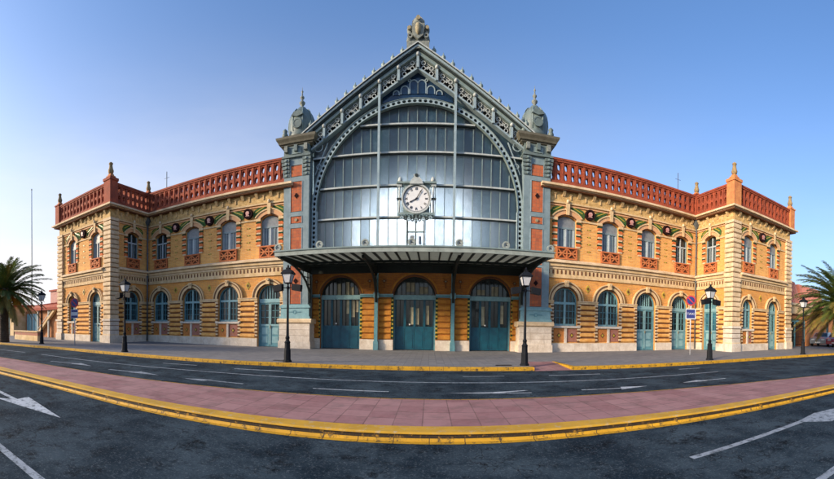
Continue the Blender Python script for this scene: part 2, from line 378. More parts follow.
far_r = smooth_path([(6.02, 12.3), (9.3, 12.08), (13.3, 11.92), (17.9, 11.6), (22.5, 10.8), (30, 9.2), (60, 4), (140, -3)])
def slab(mb, path, ytop, z, m):
    vs = [(x, y, z) for x, y in path] + [(x, ytop, z) for x, y in path]; n = len(path)
    mb.add(vs, [(i, i + 1, n + i + 1, n + i) for i in range(n - 1)], m)
KW = .2
mb = MB()
slab(mb, [(x, y + KW) for x, y in far_l] , 90, 0, 'paving')
slab(mb, [(x, y + KW) for x, y in far_r], 90, 0, 'paving')
mb.add([(4.6, 14.45, 0), (6.02, 14.45, 0), (6.02, 90, 0), (4.6, 90, 0)], [(0, 1, 2, 3)], 'paving')
tag(mb.build('pavement'), kind='structure')
mb = MB(); mb.add([(4.6, 12.2, ZR + .006), (6.02, 12.2, ZR + .006), (6.02, 14.45, 0), (4.6, 14.45, 0), ], [(0, 1, 2, 3)], 'pinkpave')
mb.add([(4.6, 12.3, ZR), (4.6, 14.45, ZR), (4.6, 14.45, 0), (4.6, 12.3, 0)], [(0, 1, 2, 3)], 'yellow_kerb')
tag(mb.build('crossing_ramp'), kind='structure')
mb = MB()
for pth in (far_l, far_r): sweep(mb, pth, [(0, ZR), (0, -.015), (.015, .006), (KW, .006), (KW, -.01)], 'yellow_kerb')
mb.add([(6.02, 12.3, .004), (6.22, 12.3, .004), (6.12, 14.45, .004), (6.02, 14.45, .004), (6.02, 12.3, ZR), (6.02, 14.45, ZR)], [(0, 1, 2, 3), (0, 3, 5, 4)], 'yellow_kerb')
tag(mb.build('kerb'), kind='structure')
med_far = smooth_path([(-60, -6), (-25, 3.4), (-13, 5.6), (-8.94, 6.08), (-5.61, 6.42), (-2.08, 6.85), (.4, 6.94), (3.56, 6.95), (5.44, 6.82), (7.68, 6.48), (11.93, 5.4), (25, 1.5), (60, -12)])
med_near = smooth_path([(-60, -7.5), (-25, 1.8), (-13, 3.75), (-9.22, 4.13), (-6.29, 4.4), (-3.69, 4.5), (-2.04, 4.6), (.55, 4.74), (2.74, 4.74), (4.02, 4.67), (5.55, 4.5), (9.31, 4.05), (13, 3.4), (25, 0.6), (60, -13.5)])
mb = MB(); n = len(med_near)
def resamp(p, n):
    d = [0]
    for a, b in zip(p, p[1:]): d.append(d[-1] + math.dist(a, b))
    out = []; j = 0
    for i in range(n):
        t = d[-1] * i / (n - 1)
        while j < len(d) - 2 and d[j + 1] < t: j += 1
        u = (t - d[j]) / (d[j + 1] - d[j]); out.append(tuple(a + (b - a) * u for a, b in zip(p[j], p[j + 1])))
    return out
A = resamp([(x, y + .27) for x, y in med_near], 80); B = resamp(med_far, 80)
mb.add([(x, y, 0) for x, y in A] + [(x, y, 0) for x, y in B], [(i, i + 1, 80 + i + 1, 80 + i) for i in range(79)], 'pinkpave')
tag(mb.build('median_pavement'), kind='structure')
mb = MB()
sweep(mb, med_near, [(0, -.02), (0, -.004), (.02, .006), (.29, .008), (.29, -.02)], 'yellow_top')
sweep(mb, med_near, [(.005, -.074), (.03, -.072), (.03, -.02), (0, -.02)], 'kerb_dark')
sweep(mb, med_near, [(-.10, ZR + .004), (-.012, ZR + .008), (0, -.08), (.005, -.074)], 'yellow_kerb')
sweep(mb, med_far, [(-.04, .004), (0, .004), (0, ZR)], 'yellow_kerb')
tag(mb.build('median_kerb'), kind='structure')

# road markings
mk = MB(); ZM = ZR + .004
def line(pts, w, m='white_faded'):
    pts = smooth_path(pts, 4) if len(pts) > 2 else pts
    sweep(mk, pts, [(-w / 2, ZM), (w / 2, ZM)], m)
def poly(pts, m='white_paint'): mk.add([(x, y, ZM) for x, y in pts], [tuple(range(len(pts)))], m)
line([(-14.6, 8.45), (-10.5, 8.75), (-5.7, 9.42), (-2.6, 9.68), (.1, 9.78), (2.9, 9.76), (6.2, 9.62), (8, 9.56), (10.6, 9.45)], .10)
line([(-30, 6.3), (-22, 7.3), (-16, 8.25)], .10)
def arrow(x0, x1, y, head, w=.11, hw=.42, m='white_faded', dy=0):
    s = 1 if x1 > x0 else -1
    poly([(x0, y - w / 2), (x1 - s * head, y - w / 2 + dy), (x1 - s * head, y + w / 2 + dy), (x0, y + w / 2)], m)
    poly([(x1 - s * (head + .12), y - hw / 2 + dy), (x1, y + dy), (x1 - s * (head - .05), y + hw / 2 + dy)], m)
arrow(-11.6, -9.4, 7.25, 1.0, dy=.4); arrow(-8.3, -6.3, 7.55, 1.0, dy=.25); poly([(-5.4, 7.85), (-4.7, 7.8), (-4.6, 8.15)], 'white_faded')
line([(-8.4, 10.3), (-7, 10.6)], .1); line([(-5.4, 10.6), (-3.7, 10.85)], .14); line([(-4.7, 7.98), (-3.6, 8.02)], .08)
line([(-1.8, 8.22), (0, 8.3)], .07, 'white_paint')
poly([(1.3, 8.27), (3.3, 8.12), (3.3, 8.17), (2.6, 8.25), (3.3, 8.46), (3.2, 8.5), (2.3, 8.33)])
line([(1.95, 11.0), (3.25, 11.05)], .07); line([(4.7, 11.0), (6.5, 10.92)], .12)
arrow(4.6, 6.5, 8.2, .8, m='white_paint', dy=-.12, w=.07, hw=.35); arrow(9.4, 7.7, 7.95, .75, m='white_paint', hw=.32, w=.08, dy=.1)
line([(9.9, 10.9), (10.9, 10.8)], .12)
poly([(-9, 3.12), (-9, 3.0), (-5.62, 2.93), (-5.62, 3.03)])
poly([(-5.95, 2.68), (-4.0, 3.04), (-5.75, 3.33), (-5.62, 3.0)])
line([(-3.9, 1.66), (-1.6, 1.66)], .10, 'white_faded')
line([(4.1, 1.76), (6.6, 1.72)], .10, 'white_faded')
poly([(3.8, 3.18), (6.2, 3.13), (6.2, 3.24), (3.8, 3.27)], 'white_faded')
poly([(6.2, 3.13), (6.5, 2.75), (8.6, 2.9), (6.9, 3.32), (6.2, 3.24)], 'white_faded')
tag(mk.build('road_markings'), kind='structure')

# ------------------------------------------------------------------ the station
ST = empty('station_building')
tag(ST, 'nineteenth century railway station of ochre brick and blue iron with a glazed gable hall', 'railway station')

def arcpts(w, spring, rise, n=14):
    if rise >= w / 2 - 1e-6:
        R = w / 2; cz = spring; a = PI / 2
    else:
        R = (w * w / 4 + rise * rise) / (2 * rise); cz = spring + rise - R; a = math.asin(w / 2 / R)
    return R, cz, a, [(R * math.sin(-a + 2 * a * i / n), cz + R * math.cos(-a + 2 * a * i / n)) for i in range(n + 1)]
def arch_wall(mb, x0, x1, z0, z1, ops, y0, y1, m):
    """ops: (cx, w, sill, spring, rise)"""
    x = x0
    for cx, w, sill, spring, rise in sorted(ops):
        mb.box(x, cx - w / 2, y0, y1, z0, z1, m)
        if sill > z0: mb.box(cx - w / 2, cx + w / 2, y0, y1, z0, sill, m)
        ps = arcpts(w, spring, rise)[3]
        for (xa, za), (xb, zb) in zip(ps, ps[1:]):
            mb.prism([(cx + xa, za), (cx + xb, zb), (cx + xb, z1), (cx + xa, z1)], y0, y1, m)
        x = cx + w / 2
    mb.box(x, x1, y0, y1, z0, z1, m)
def outline(w, sill, spring, rise, inset=0.):
    ps = arcpts(w - 2 * inset, spring, rise - inset if rise < w / 2 - 1e-6 else w / 2 - inset)[3]
    return [(-w / 2 + inset, sill), (w / 2 - inset, sill)] + ps[::-1]

GS, GT, GP = 1.56, 3.08, 3.08
US, UT, UR = 6.28, 7.96, .24
def mk_ground_window(w):
    f = MB(); r = w / 2; y0, y1 = .16, .24
    f.ring(0, GT, r - .09, r, 0, PI, 16, y0, y1, 'teal')
    for s in (-1, 1):
        f.box(s * r, s * (r - .09), y0, y1, GS, GT, 'teal')
        for k in (1, 2):
            xx = s * (r * k / 3 + .03); f.box(xx - .014, xx + .014, .2, .24, GS + .1, GT + math.sqrt(max(.01, (r - .09) ** 2 - xx * xx)), 'teal')
    f.box(-r + .09, r - .09, y0, y1, GS, GS + .12, 'teal_l'); f.box(-r + .09, r - .09, .14, y1, 2.86, 3.0, 'teal_l')
    f.box(-.065, .065, .13, y1, GS + .12, 2.86, 'teal_l'); f.box(-.055, .055, .13, y1, 3.0, GT + r - .09, 'teal_l')
    for z in (2.05, 2.45): f.box(-r + .09, r - .09, .2, .235, z - .014, z + .014, 'teal')
    g = MB(); g.prism(outline(w, GS, GT, r, .02), .245, .27, 'glass_dk')
    s = MB(); s.box(-r - .16, r + .16, -.15, .16, GS - .13, GS, 'stone')
    return f, g, s
def mk_ground_door(w, glass='glass_dk'):
    f = MB(); r = w / 2; y0, y1 = .16, .24
    f.ring(0, GT, r - .08, r, 0, PI, 16, y0, y1, 'teal')
    for s in (-1, 1):
        f.box(s * r, s * (r - .08), y0, y1, 0, GT, 'teal')
    f.box(-r + .08, r - .08, .12, y1, 2.76, 3.0, 'teal_l')
    for xx in (-.36, -.18, 0, .18, .36):
        xx *= w / 1.55; ww = .03 if abs(xx) > .01 else .05
        f.box(xx - ww / 2, xx + ww / 2, .17, .24, 3.0, GT + math.sqrt((r - .08) ** 2 - xx * xx), 'teal_l')
    d = MB()
    for s in (-1, 1):
        xa, xb = (.015, r - .08)
        def B(a, b, c, dd, y, m='teal'): d.box(s * a, s * b, y, .24, c, dd, m)
        B(xa, xb, .02, .14, .17); B(xa, xa + .07, .14, 2.76, .17, 'teal_l'); B(xb - .07, xb, .14, 2.76, .17)
        B(xa + .07, xb - .07, .14, 1.3, .20); B(xa + .14, xb - .14, .25, .65, .185, 'teal_l'); B(xa + .14, xb - .14, .78, 1.2, .185, 'teal_l')
        B(xa + .07, xb - .07, 1.3, 1.42, .17, 'teal_l'); B(xa + .07, xb - .07, 2.66, 2.76, .17)
        for z in (1.85, 2.27): B(xa + .07, xb - .07, z - .014, z + .014, .2)
        m_ = (xa + xb) / 2; B(m_ - .016, m_ + .016, 1.42, 2.66, .2)
    g = MB(); g.prism(outline(w, 1.4, GT, r, .02), .245, .27, glass)
    h = MB(); h.box(.02, .06, .13, .17, 1.15, 1.35, 'gold')
    return f, g, d, h
def mk_upper_window(w, dark=False):
    f = MB(); h = w / 2; y0, y1 = .13, .22
    ps = outline(w, US, UT, UR)
    f.box(-h, -h + .07, y0, y1, US, UT, 'louvre'); f.box(h - .07, h, y0, y1, US, UT, 'louvre')
    pc = 'pale' if dark else 'louvre'
    f.box(-h + .07, h - .07, y0, y1, 7.42, 7.52, pc)
    f.box(-h + .07, h - .07, y0, y1, US, US + .08, pc)
    g = MB()
    if dark:
        f.box(-.05, .05, .11, y1, US + .08, 7.42, 'pale'); f.box(-.03, .03, .13, y1, 7.52, 8.1, 'pale')
        for s in (-1, 1): f.box(s * .27 - .015, s * .27 + .015, .15, y1, US + .08, 7.42, 'pale')
        g.prism(outline(w, US, UT, UR, .01), .225, .25, 'glass_dk')
        return f, g, None
    s = MB()
    s.prism([(-h + .07, 7.52), (h - .07, 7.52), (h - .07, UT - .02)] + [(x * (h - .07) / h, z - .03) for x, z in arcpts(w, UT, UR)[3][::-1]][1:-1] + [(-h + .07, UT - .02)], .15, .22, 'greypane')
    for q in (-1, 1):
        xa, xb = .03, h - .07
        n = 7
        for k in range(n):
            a = xa + (xb - xa) * k / n; b = xa + (xb - xa) * (k + 1) / n
            m = ('pale', 'louvre', 'louvre2', 'louvre', 'louvre2', 'louvre', 'pale')[k] if k else 'pale'
            s.box(q * a, q * b, .16 if k in (0, 3, 6) else .185, .22, US + .08, 7.42, m)
    s.box(-.03, .03, .12, .22, US + .08, 7.42, 'pale')
    return f, None, s
_win = {}
def place(kind, w, fr, x, extra=None):
    key = (kind, round(w, 2), extra)
    M_ = TX(fr, x)
    if key in _win:
        o = copy_tree(_win[key], ST); o.matrix_local = M_; return o
    if kind == 'gw':
        f, g, s = mk_ground_window(w); o = f.build('window', ST, M_); g.build('glass', o); s.build('sill', o)
    elif kind == 'gd':
        f, g, d, h = mk_ground_door(w, extra or 'glass_dk'); o = f.build('door', ST, M_); g.build('glass', o); d.build('door_leaf', o); h.build('handle', o)
    elif kind == 'uw':
        f, g, s = mk_upper_window(w, bool(extra)); o = f.build('window', ST, M_)
        if g: g.build('glass', o)
        if s: s.build('shutter', o)
    _win[key] = o; return o
def trims_ground(w, door):
    t = MB(); r = w / 2
    t.ring(0, GT, r + .0, r + .07, 0, PI, 20, -.05, 0, 'groove')
    t.ring(0, GT, r + .07, r + .30, 0, PI, 20, -.12, 0, 'beige'); t.ring(0, GT, r + .22, r + .27, 0, PI, 20, -.15, -.122, 'groove')
    t.ring(0, GT, r + .30, r + .36, 0, PI, 20, -.16, 0, 'beige')
    t.prism([(-.11, GT + r + .03), (.11, GT + r + .03), (.15, GT + r + .42), (-.15, GT + r + .42)], -.24, -.162, 'beige')
    t.ring(0, GT + r + .32, 0.03, .09, 0, 2 * PI, 10, -.3, -.242, 'beige')
    # toothed brick jambs
    z = .56; k = 0
    while z < 2.84:
        for s in (-1, 1):
            t.box(s * r, s * (r + (.22 if k % 2 else .15)), -.085, 0, z, z + (.10 if k % 2 else .075), 'quoin' if k % 2 else 'groove')
        z += .105; k += 1
    if not door:
        for s in (-1, 1):
            t.box(s * .09, s * (r - .04), -.03, 0, .60, 1.38, 'orangepanel' if s < 0 else 'redpanel')
            c = s * (.09 + r - .04) / 2
            t.prism([(c - .13, .99), (c, .83), (c + .13, .99), (c, 1.15)], -.045, -.032, 'groove')
            t.prism([(c - .07, .99), (c, .90), (c + .07, .99), (c, 1.08)], -.06, -.047, 'yellowtile')
        t.box(-.08, .08, -.09, 0, .52, 1.43, 'stone')
    return t
def trims_upper(w):
    t = MB(); h = w / 2
    R, cz, a, _ = arcpts(w, UT, UR)
    t.ring(0, cz, R + .0, R + .06, PI / 2 - a, PI / 2 + a, 10, -.04, 0, 'groove')
    t.ring(0, cz, R + .06, R + .30, PI / 2 - a * 1.15, PI / 2 + a * 1.15, 12, -.08, 0, 'ringpink')
    t.ring(0, cz, R + .30, R + .38, PI / 2 - a * 1.2, PI / 2 + a * 1.2, 12, -.13, 0, 'beige')
    t.prism([(-.10, 8.2), (.10, 8.2), (.13, 8.9), (-.13, 8.9)], -.18, -.132, 'beige')
    t.lathe([(.06, 8.9), (.10, 8.96), (.10, 9.04), (.05, 9.12)], 0, -.16, 'quoin', 8)
    for s in (-1, 1):                                          # shoulders of the hood
        t.box(s * h, s * (h + .33), -.09, 0, 7.86, 8.02, 'beige')
    z = 6.3; k = 0
    while z < 7.82:
        for s in (-1, 1):
            t.box(s * h, s * (h + .27), -.05, 0, z, z + .10, 'jamb' if k % 2 else 'quoin')
            t.box(s * h, s * (h + .33), -.06, 0, z + .10, z + .185, 'darkgreen' if k % 2 else 'jamb')
        z += .19; k += 1
    return t
def window_rail(w):
    t = MB(); h = w / 2 + .06
    t.box(-h, h, -.14, 0, 6.19, 6.28, 'railing'); t.box(-h, h, -.12, 0, 5.54, 5.62, 'railing'); t.box(-h, h, -.03, 0, 5.62, 6.19, 'groove')
    for x in (-h + .04, 0, h - .04): t.box(x - .04, x + .04, -.12, -.032, 5.62, 6.19, 'railing')
    t.box(-h, h, -.11, -.032, 5.87, 5.94, 'terra_orange')
    for s in (-1, 1):
        a, b = (.04, h - .08)
        t.bar(s * a, 5.63, s * b, 6.18, .075, -.10, -.032, 'railing'); t.bar(s * a, 6.18, s * b, 5.63, .075, -.118, -.102, 'railing')
    return t
_tr = {}
def place_tr(name, key, fn, fr, x):
    if key not in _tr: _tr[key] = fn().build(name, ST, TX(fr, x)); return
    o = _tr[key].copy(); COL.objects.link(o); o.parent = ST; o.matrix_local = TX(fr, x)
def gaps(x0, x1, ops):
    out = []; x = x0
    for a, b in sorted(ops):
        if a > x: out.append((x, a))
        x = max(x, b)
    if x < x1: out.append((x, x1))
    return out
def facade(fr, L, ground, upper, e0, e1, q0, q1, wall_name='wall', w0=0., plain=False, right_orange=False, corbel_in=(0., 0.)):
    """ground: (x, w, kind, extra) ; upper: (x, w, dark). e: 1 outer corner that wraps, 0 butt, -1 inner corner"""
    QW = .64
    gops = [(x, w, 0 if k == 'gd' else GS, GT, w / 2) for x, w, k, e in ground]
    uops = [(x, w, US, UT, UR) for x, w, d in upper]
    wl = MB(); arch_wall(wl, w0, L, 0, 5.5, gops, 0, .4, 'brick'); wl.build(wall_name, ST, fr)
    wl = MB(); arch_wall(wl, w0, L, 5.5, 9.87, uops, 0, .4, 'brick_up'); wl.build(wall_name, ST, fr)
    for x, w, k, e in ground: place(k, w, fr, x, e); place_tr('archivolt', ('g', round(w, 2), k), lambda: trims_ground(w, k == 'gd'), fr, x)
    for x, w, d in upper:
        place('uw', w, fr, x, d); place_tr('window_surround', ('u', round(w, 2)), lambda: trims_upper(w), fr, x); place_tr('window_railing', ('r', round(w, 2)), lambda: window_rail(w), fr, x)
    X0 = QW if q0 else 0.; X1 = L - QW if q1 else L
    gd = [(x - w / 2, x + w / 2) for x, w, k, e in ground if k == 'gd']; ga = [(x - w / 2, x + w / 2) for x, w, k, e in ground]
    gbig = [(x - w / 2 - .36, x + w / 2 + .36) for x, w, k, e in ground]
    ub = [(x - w / 2 - .34, x + w / 2 + .34) for x, w, d in upper]
    def rng(proj, lo=True): return (X0 if lo else 0) + (proj if (e0 == -1) else 0), (X1 if lo else L) - (proj if e1 == -1 else 0)
    a, b = rng(.1)
    for u, v in gaps(a, b, gd): p = MB(); p.box(u, v, -.1, 0, 0, .50, 'stone'); p.box(u, v, -.08, 0, .50, .54, 'beige'); p.build('plinth', ST, fr)
    a, b = rng(.1)
    for u, v in gaps(a, b, ga): c = MB(); c.box(u, v, -.10, 0, 2.90, 3.03, 'beige'); c.box(u, v, -.14, 0, 3.03, 3.08, 'quoin'); c.build('impost_band', ST, fr)
    # rusticated piers
    a, b = rng(.07); a = w0 if w0 > a else a
    for u, v in gaps(a, b, [(x - w / 2 - .17, x + w / 2 + .17) for x, w, k, e in ground]):
        if v - u < .12: continue
        z = .56; r = MB()
        while z < 2.8:
            r.prismx([(0, z), (-.03, z), (-.10, z + .05), (-.10, z + .19), (-.03, z + .24), (0, z + .24)], u, v, 'band')
            r.box(u, v, -.015, 0, z + .24, z + .335, 'groove'); z += .335
        r.build('pier', ST, fr)
    # string course between the storeys
    s = MB(); a, b = rng(.08); s.box(a, b, -.08, 0, 4.42, 4.56, 'beige')
    a, b = rng(.14); s.box(a, b, -.04, 0, 4.56, 5.04, 'beige')
    x = a + .12
    while x < b - .12:
        s.box(x - .05, x + .05, -.055, -.042, 4.66, 4.86, 'groove'); s.ring(x, 4.86, 0, .05, 0, PI, 6, -.055, -.042, 'groove')
        x += .265
    s.box(a, b, -.10, 0, 4.96, 5.10, 'quoin'); s.box(a, b, -.2, 0, 5.10, 5.26, 'beige')
    a, b = rng(.34); s.prismx([(0, 5.26), (-.34, 5.30), (-.34, 5.40), (-.08, 5.52), (0, 5.52)], a, b, 'quoin')
    s.build('string_course', ST, fr)
    u_ = MB(); a, b = rng(.06)
    for u, v in gaps(a, b, ub): u_.box(u, v, -.06, 0, 7.90, 8.0, 'beige')
    a, b = rng(.1); u_.box(a, b, -.07, 0, 8.72, 8.80, 'ringpink'); u_.box(a, b, -.12, 0, 8.86, 8.96, 'beige')
    a, b = (0 + (.05 if e0 == -1 else 0)), L - (.05 if e1 == -1 else 0)
    u_.box(a, b, -.05, 0, 8.96, 9.6, 'frieze')
    u_.build('frieze', ST, fr)
    n = max(2, round((L - sum(corbel_in)) / .98)); 
    for i in range(n):
        x = corbel_in[0] + (L - sum(corbel_in)) * (i + .5) / n
        def fn():
            cb = MB(); cb.prismx([(-.05, 9.30), (-.10, 9.30), (-.24, 9.5), (-.24, 9.6), (-.05, 9.6)], -.09, .09, 'band2'); return cb
        def fn2():
            cb = MB(); cb.box(-.035, .035, -.10, -.052, 9.14, 9.40, 'band2'); cb.box(-.08, .08, -.12, -.052, 9.40, 9.47, 'band2'); return cb
        place_tr('corbel', 'corbel', fn, fr, x)
        if i < n - 1: place_tr('bracket', 'brk', fn2, fr, x + .46)
    k = MB()
    def wrap(proj): return (0 - (proj if e0 == 1 else 0) + (proj if e0 == -1 else 0)), (L + (proj if e1 == 1 else 0) - (proj if e1 == -1 else 0))
    a, b = wrap(.38); k.box(a, b, -.38, 0, 9.60, 9.68, 'groove'); k.box(a, b, -.38, 0, 9.68, 9.74, 'quoin')
    a, b = wrap(.54); k.box(a, b, -.54, 0, 9.74, 9.86, 'quoin')
    k.build('cornice', ST, fr)
    # terracotta parapet
    t = MB(); a, b = wrap(.2)
    t.box(a, b, -.2, .12, 9.872, 10.16, 'terra'); t.box(a, b, -.2, .12, 11.26, 11.5, 'terra')
    a, b = wrap(.24); t.box(a, b, -.24, -.202, 11.36, 11.46, 'terra'); 
    a, b = 0 + (.2 if e0 == -1 else 0), L - (.2 if e1 == -1 else 0)
    n = max(1, round((b - a) / .47)); w = (b - a) / n
    for i in range(n):
        for (za, zb, hx, hy) in ((10.16, 10.70, .50, .80), (10.70, 11.26, .50, .80)):
            xa = a + i * w
            t.cell(lambda u, v, xa=xa, za=za, zb=zb: (xa + u * w, za + (zb - za) * v), -.13, .11, 'terra', hx, hy)
        t.prism([(a + i * w - .07, 10.18), (a + i * w + .07, 10.18), (a + i * w + .035, 10.7), (a + i * w + .07, 11.24), (a + i * w - .07, 11.24), (a + i * w - .035, 10.7)], -.17, -.132, 'terra')
    t.build('parapet', ST, fr)
    # quoins
    for q, xa, xb, sgn, e in ((q0, 0, QW, -1, e0), (q1, L - QW, L, 1, e1)):
        if not q: continue
        t = MB()
        def B(p, z0, z1, m, yy=0.):
            A_, B_ = xa, xb
            if e == 1:
                if sgn < 0: A_ -= p
                else: B_ += p
            t.box(A_, B_, -p, yy, z0, z1, m)
        B(.26, 0, .55, 'stone'); B(.22, .55, .62, 'quoin')
        for i in range(3): B(.20, .62 + i * .32, .90 + i * .32, 'stone'); B(.12, .90 + i * .32, .94 + i * .32, 'qgroove')
        B(.28, 1.58, 1.74, 'stone')
        z = 1.74; i = 0
        while z < 8.6:
            B(.19 if i % 2 else .165, z + .04, z + .25, 'quoin'); B(.15, z, z + .04, 'quoin'); B(.15, z + .25, z + .28, 'quoin'); B(.06, z + .28, z + .335, 'qgroove'); z += .335; i += 1
        B(.18, z, 8.96, 'quoin')
        t.build('quoin', ST, fr)
    # wall tiles: medallions and garlands between the upper windows, studs, stars
    d = MB()
    xs = sorted(x for x, w, _ in upper)
    mids = [(p_ + q_) / 2 for p_, q_ in zip(xs, xs[1:])]
    def med():
        d = MB(); x = 0
        d.disc(x, 8.40, .33, -.14, -.0, 'medal', 16); d.ring(x, 8.40, .24, .33, 0, 2 * PI, 16, -.19, -.142, 'medal')
        d.disc(x, 8.43, .13, -.22, -.142, 'face', 10); d.prism([(x - .14, 8.24), (x + .14, 8.24), (x + .05, 8.36), (x - .05, 8.36)], -.2, -.142, 'face'); return d
    for x in mids:
        place_tr('medallion', 'med', med, fr, x)
        for z in (7.5, 7.05, 6.6, 6.15):
            d.box(x - .05, x + .05, -.02, -.0, z - .04, z + .04, 'yellowtile'); d.box(x - .13, x - .08, -.02, 0, z - .02, z + .02, 'darkgreen'); d.box(x + .08, x + .13, -.02, 0, z - .02, z + .02, 'darkgreen')
    for x in xs:
        for s in (-1, 1):
            far = abs(min(mids, key=lambda q: abs(q - (x + s * 1.2))) - x) if mids else 9
            reach = 1.12 if (mids and s * (min(mids, key=lambda q: abs(q - (x + s * 1.5))) - x) > 0) else 1.0
            if x + s * reach > L - (QW if q1 else .1) or x + s * reach < (QW if q0 else .1): reach = .85
            ps = [(x + s * .2, 8.84), (x + s * .2, 8.68), (x + s * (reach - .14), 8.12), (x + s * reach, 8.14), (x + s * (reach + .06), 8.40), (x + s * (reach - .1), 8.62)]
            d.prism(ps if s < 0 else ps[::-1], -.035, 0, 'green')
            d.bar(x + s * .3, 8.76, x + s * (reach - .1), 8.42, .05, -.055, -.037, 'yellowtile')
            d.bar(x + s * .25, 8.66, x + s * (reach - .12), 8.24, .04, -.055, -.037, 'darkgreen')
    gx = sorted(x for x, *_ in ground)
    for p_, q_ in zip(gx, gx[1:]):
        x = (p_ + q_) / 2
        d.prism([(x - .16, 3.86), (x, 3.62), (x + .16, 3.86), (x, 4.10)], -.03, 0, 'yellowtile'); d.prism([(x - .09, 3.86), (x, 3.74), (x + .09, 3.86), (x, 3.98)], -.045, -.032, 'groove')
    if xs or gx: d.build('wall_tiles', ST, fr)

LW = FR(-LP, YW); RW = FR(7.15, YW)
facade(LW, 12.0, [(1.40, 1.5, 'gw', None), (4.35, 1.55, 'gw', None), (7.40, 1.55, 'gw', None), (10.37, 1.55, 'gd', None)],
       [(1.42, 1.18, 1), (4.40, 1.2, 0), (7.40, 1.2, 0), (10.38, 1.22, 0)], 0, 0, 0, 0)
facade(RW, 12.0, [(1.75, 1.55, 'gw', None), (4.67, 1.55, 'gw', None), (7.57, 1.55, 'gd', None), (10.5, 1.5, 'gd', None)],
       [(1.75, 1.22, 0), (4.72, 1.2, 0), (7.70, 1.2, 0), (10.62, 1.18, 1)], 0, 0, 0, 0)
facade(FR(-LP, YP, 90), 3.82, [(2.12, 1.5, 'gw', None)], [(2.17, 1.15, 1)], 0, -1, 1, 0, w0=.4)
facade(FR(LP, YW, -90), 3.82, [(1.62, 1.5, 'gd', 'glass_bl')], [(1.66, 1.15, 1)], -1, 0, 0, 1)
facade(FR(-WE, YP), 6.92, [(2.05, 1.02, 'gw', None), (5.2, 1.22, 'gd', None)], [(2.05, 1.0, 0), (5.2, 1.05, 0)], 1, 1, 1, 1)
facade(FR(LP, YP), 6.92, [(1.55, 1.05, 'gw', None), (4.62, 1.22, 'gd', None)], [(1.6, 1.05, 0), (4.62, 1.0, 0)], 1, 1, 1, 1)
facade(FR(-WE, 34, -90), 34 - YP, [], [], 0, 0, 0, 1)
facade(FR(WE, YP, 90), 34 - YP, [], [], 0, 0, 1, 0, w0=.4)
# fix end: the return of the right pavilion begins at its inner corner
rf = MB()
rf.box(-WE + .4, -LP - .4, YP + .4, 33.9, 9.75, 9.95, 'zinc'); rf.box(-LP - .4, -7.15, YW + .4, 33.9, 9.75, 9.951, 'zinc')
rf.box(LP + .4, WE - .4, YP + .4, 33.9, 9.75, 9.95, 'zinc'); rf.box(7.15, LP + .4, YW + .4, 33.9, 9.75, 9.951, 'zinc')
rf.build('roof', ST)
bw = MB(); bw.box(-WE, WE, 34, 34.4, 0, 9.86, 'brick'); bw.build('wall', ST)

def urn():
    u = MB()
    u.lathe([(.24, 0), (.24, .10), (.17, .14), (.15, .24)], 0, 0, 'terra_orange', 4, True)
    u.lathe([(.10, .24), (.16, .28), (.20, .40), (.21, .50), (.16, .62), (.13, .78), (.115, .92), (.15, .95), (.155, 1.02), (.10, 1.07), (.03, 1.12)], 0, 0, 'crestU', 14)
    return u
M['crestU'] = weathered('urn_ceramic', (.42, .25, .11), (.20, .17, .08), scale=7, fine=20, streak=.2)
u0 = urn().build('urn', ST); u0.location = (-LP + .1, YP - .1, 11.78)
for x, y, z, s in ((LP - .1, YP - .1, 11.78, 1), (-LP + .1, YW - .1, 11.56, .9), (LP - .1, YW - .1, 11.56, .95), (-WE + .1, YP - .1, 11.62, .95), (WE - .1, YP - .1, 11.62, 1)):
    o = u0.copy(); COL.objects.link(o); o.location = (x, y, z); o.scale = (s, s, s)
for x, s_, m, y, big in ((-LP, 1, 'terra', YP, 1), (LP, -1, 'terra_orange', YP, 1), (-WE, -1, 'terra', YP, 0), (WE, 1, 'terra_orange', YP, 0), (-LP, 0, 'terra', YW, 2), (LP, 0, 'terra', YW, 2)):
    p = MB(); w = .36 if big else .3
    if big == 2: cx, cy, w = x, y, .27
    else: cx, cy = x - (.1 if x > 0 else -.1) * (1 if abs(x) > 20 else -1) * -1 * 0, y
    p.box(cx - w, cx + w, cy - w, cy + w, 9.88, 11.52, m); p.box(cx - w - .05, cx + w + .05, cy - w - .05, cy + w + .05, 11.52, 11.62 if big != 1 else 11.7, m)
    if big == 1: p.box(cx - .27, cx + .27, cy - .27, cy + .27, 11.7, 11.8, m)
    p.build('parapet_pillar', ST)
for o in [o for o in bpy.data.objects if o.name.startswith('urn')]:
    x, y, z = o.location
    o.location = (math.copysign(LP if abs(x) < 22 else WE, x), YP if y < 18 else YW, z)
for s in (-1, 1):
    d = MB(); x, y = s * 18.98, 20.12
    d.tube([(x, y, 0.05), (x, y, 9.2)], .055, 'zinc', 10); d.lathe([(.06, 9.0), (.16, 9.3), (.17, 9.58)], x, y, 'zinc', 4, True)
    for z in (1.5, 3.3, 5.0, 6.8, 8.4): d.lathe([(.085, z), (.085, z + .07)], x, y, 'zinc', 10)
    d.build('downpipe', ST)
    a = MB(); a.tube([(s * 18.25, 21.5, 9.9), (s * 18.25, 21.5, 13.4)], .03, 'zinc', 6); a.tube([(s * 18.25 - .25, 21.5, 12.9), (s * 18.25 + .25, 21.5, 12.9)], .015, 'zinc', 5)
    a.build('antenna', ST)

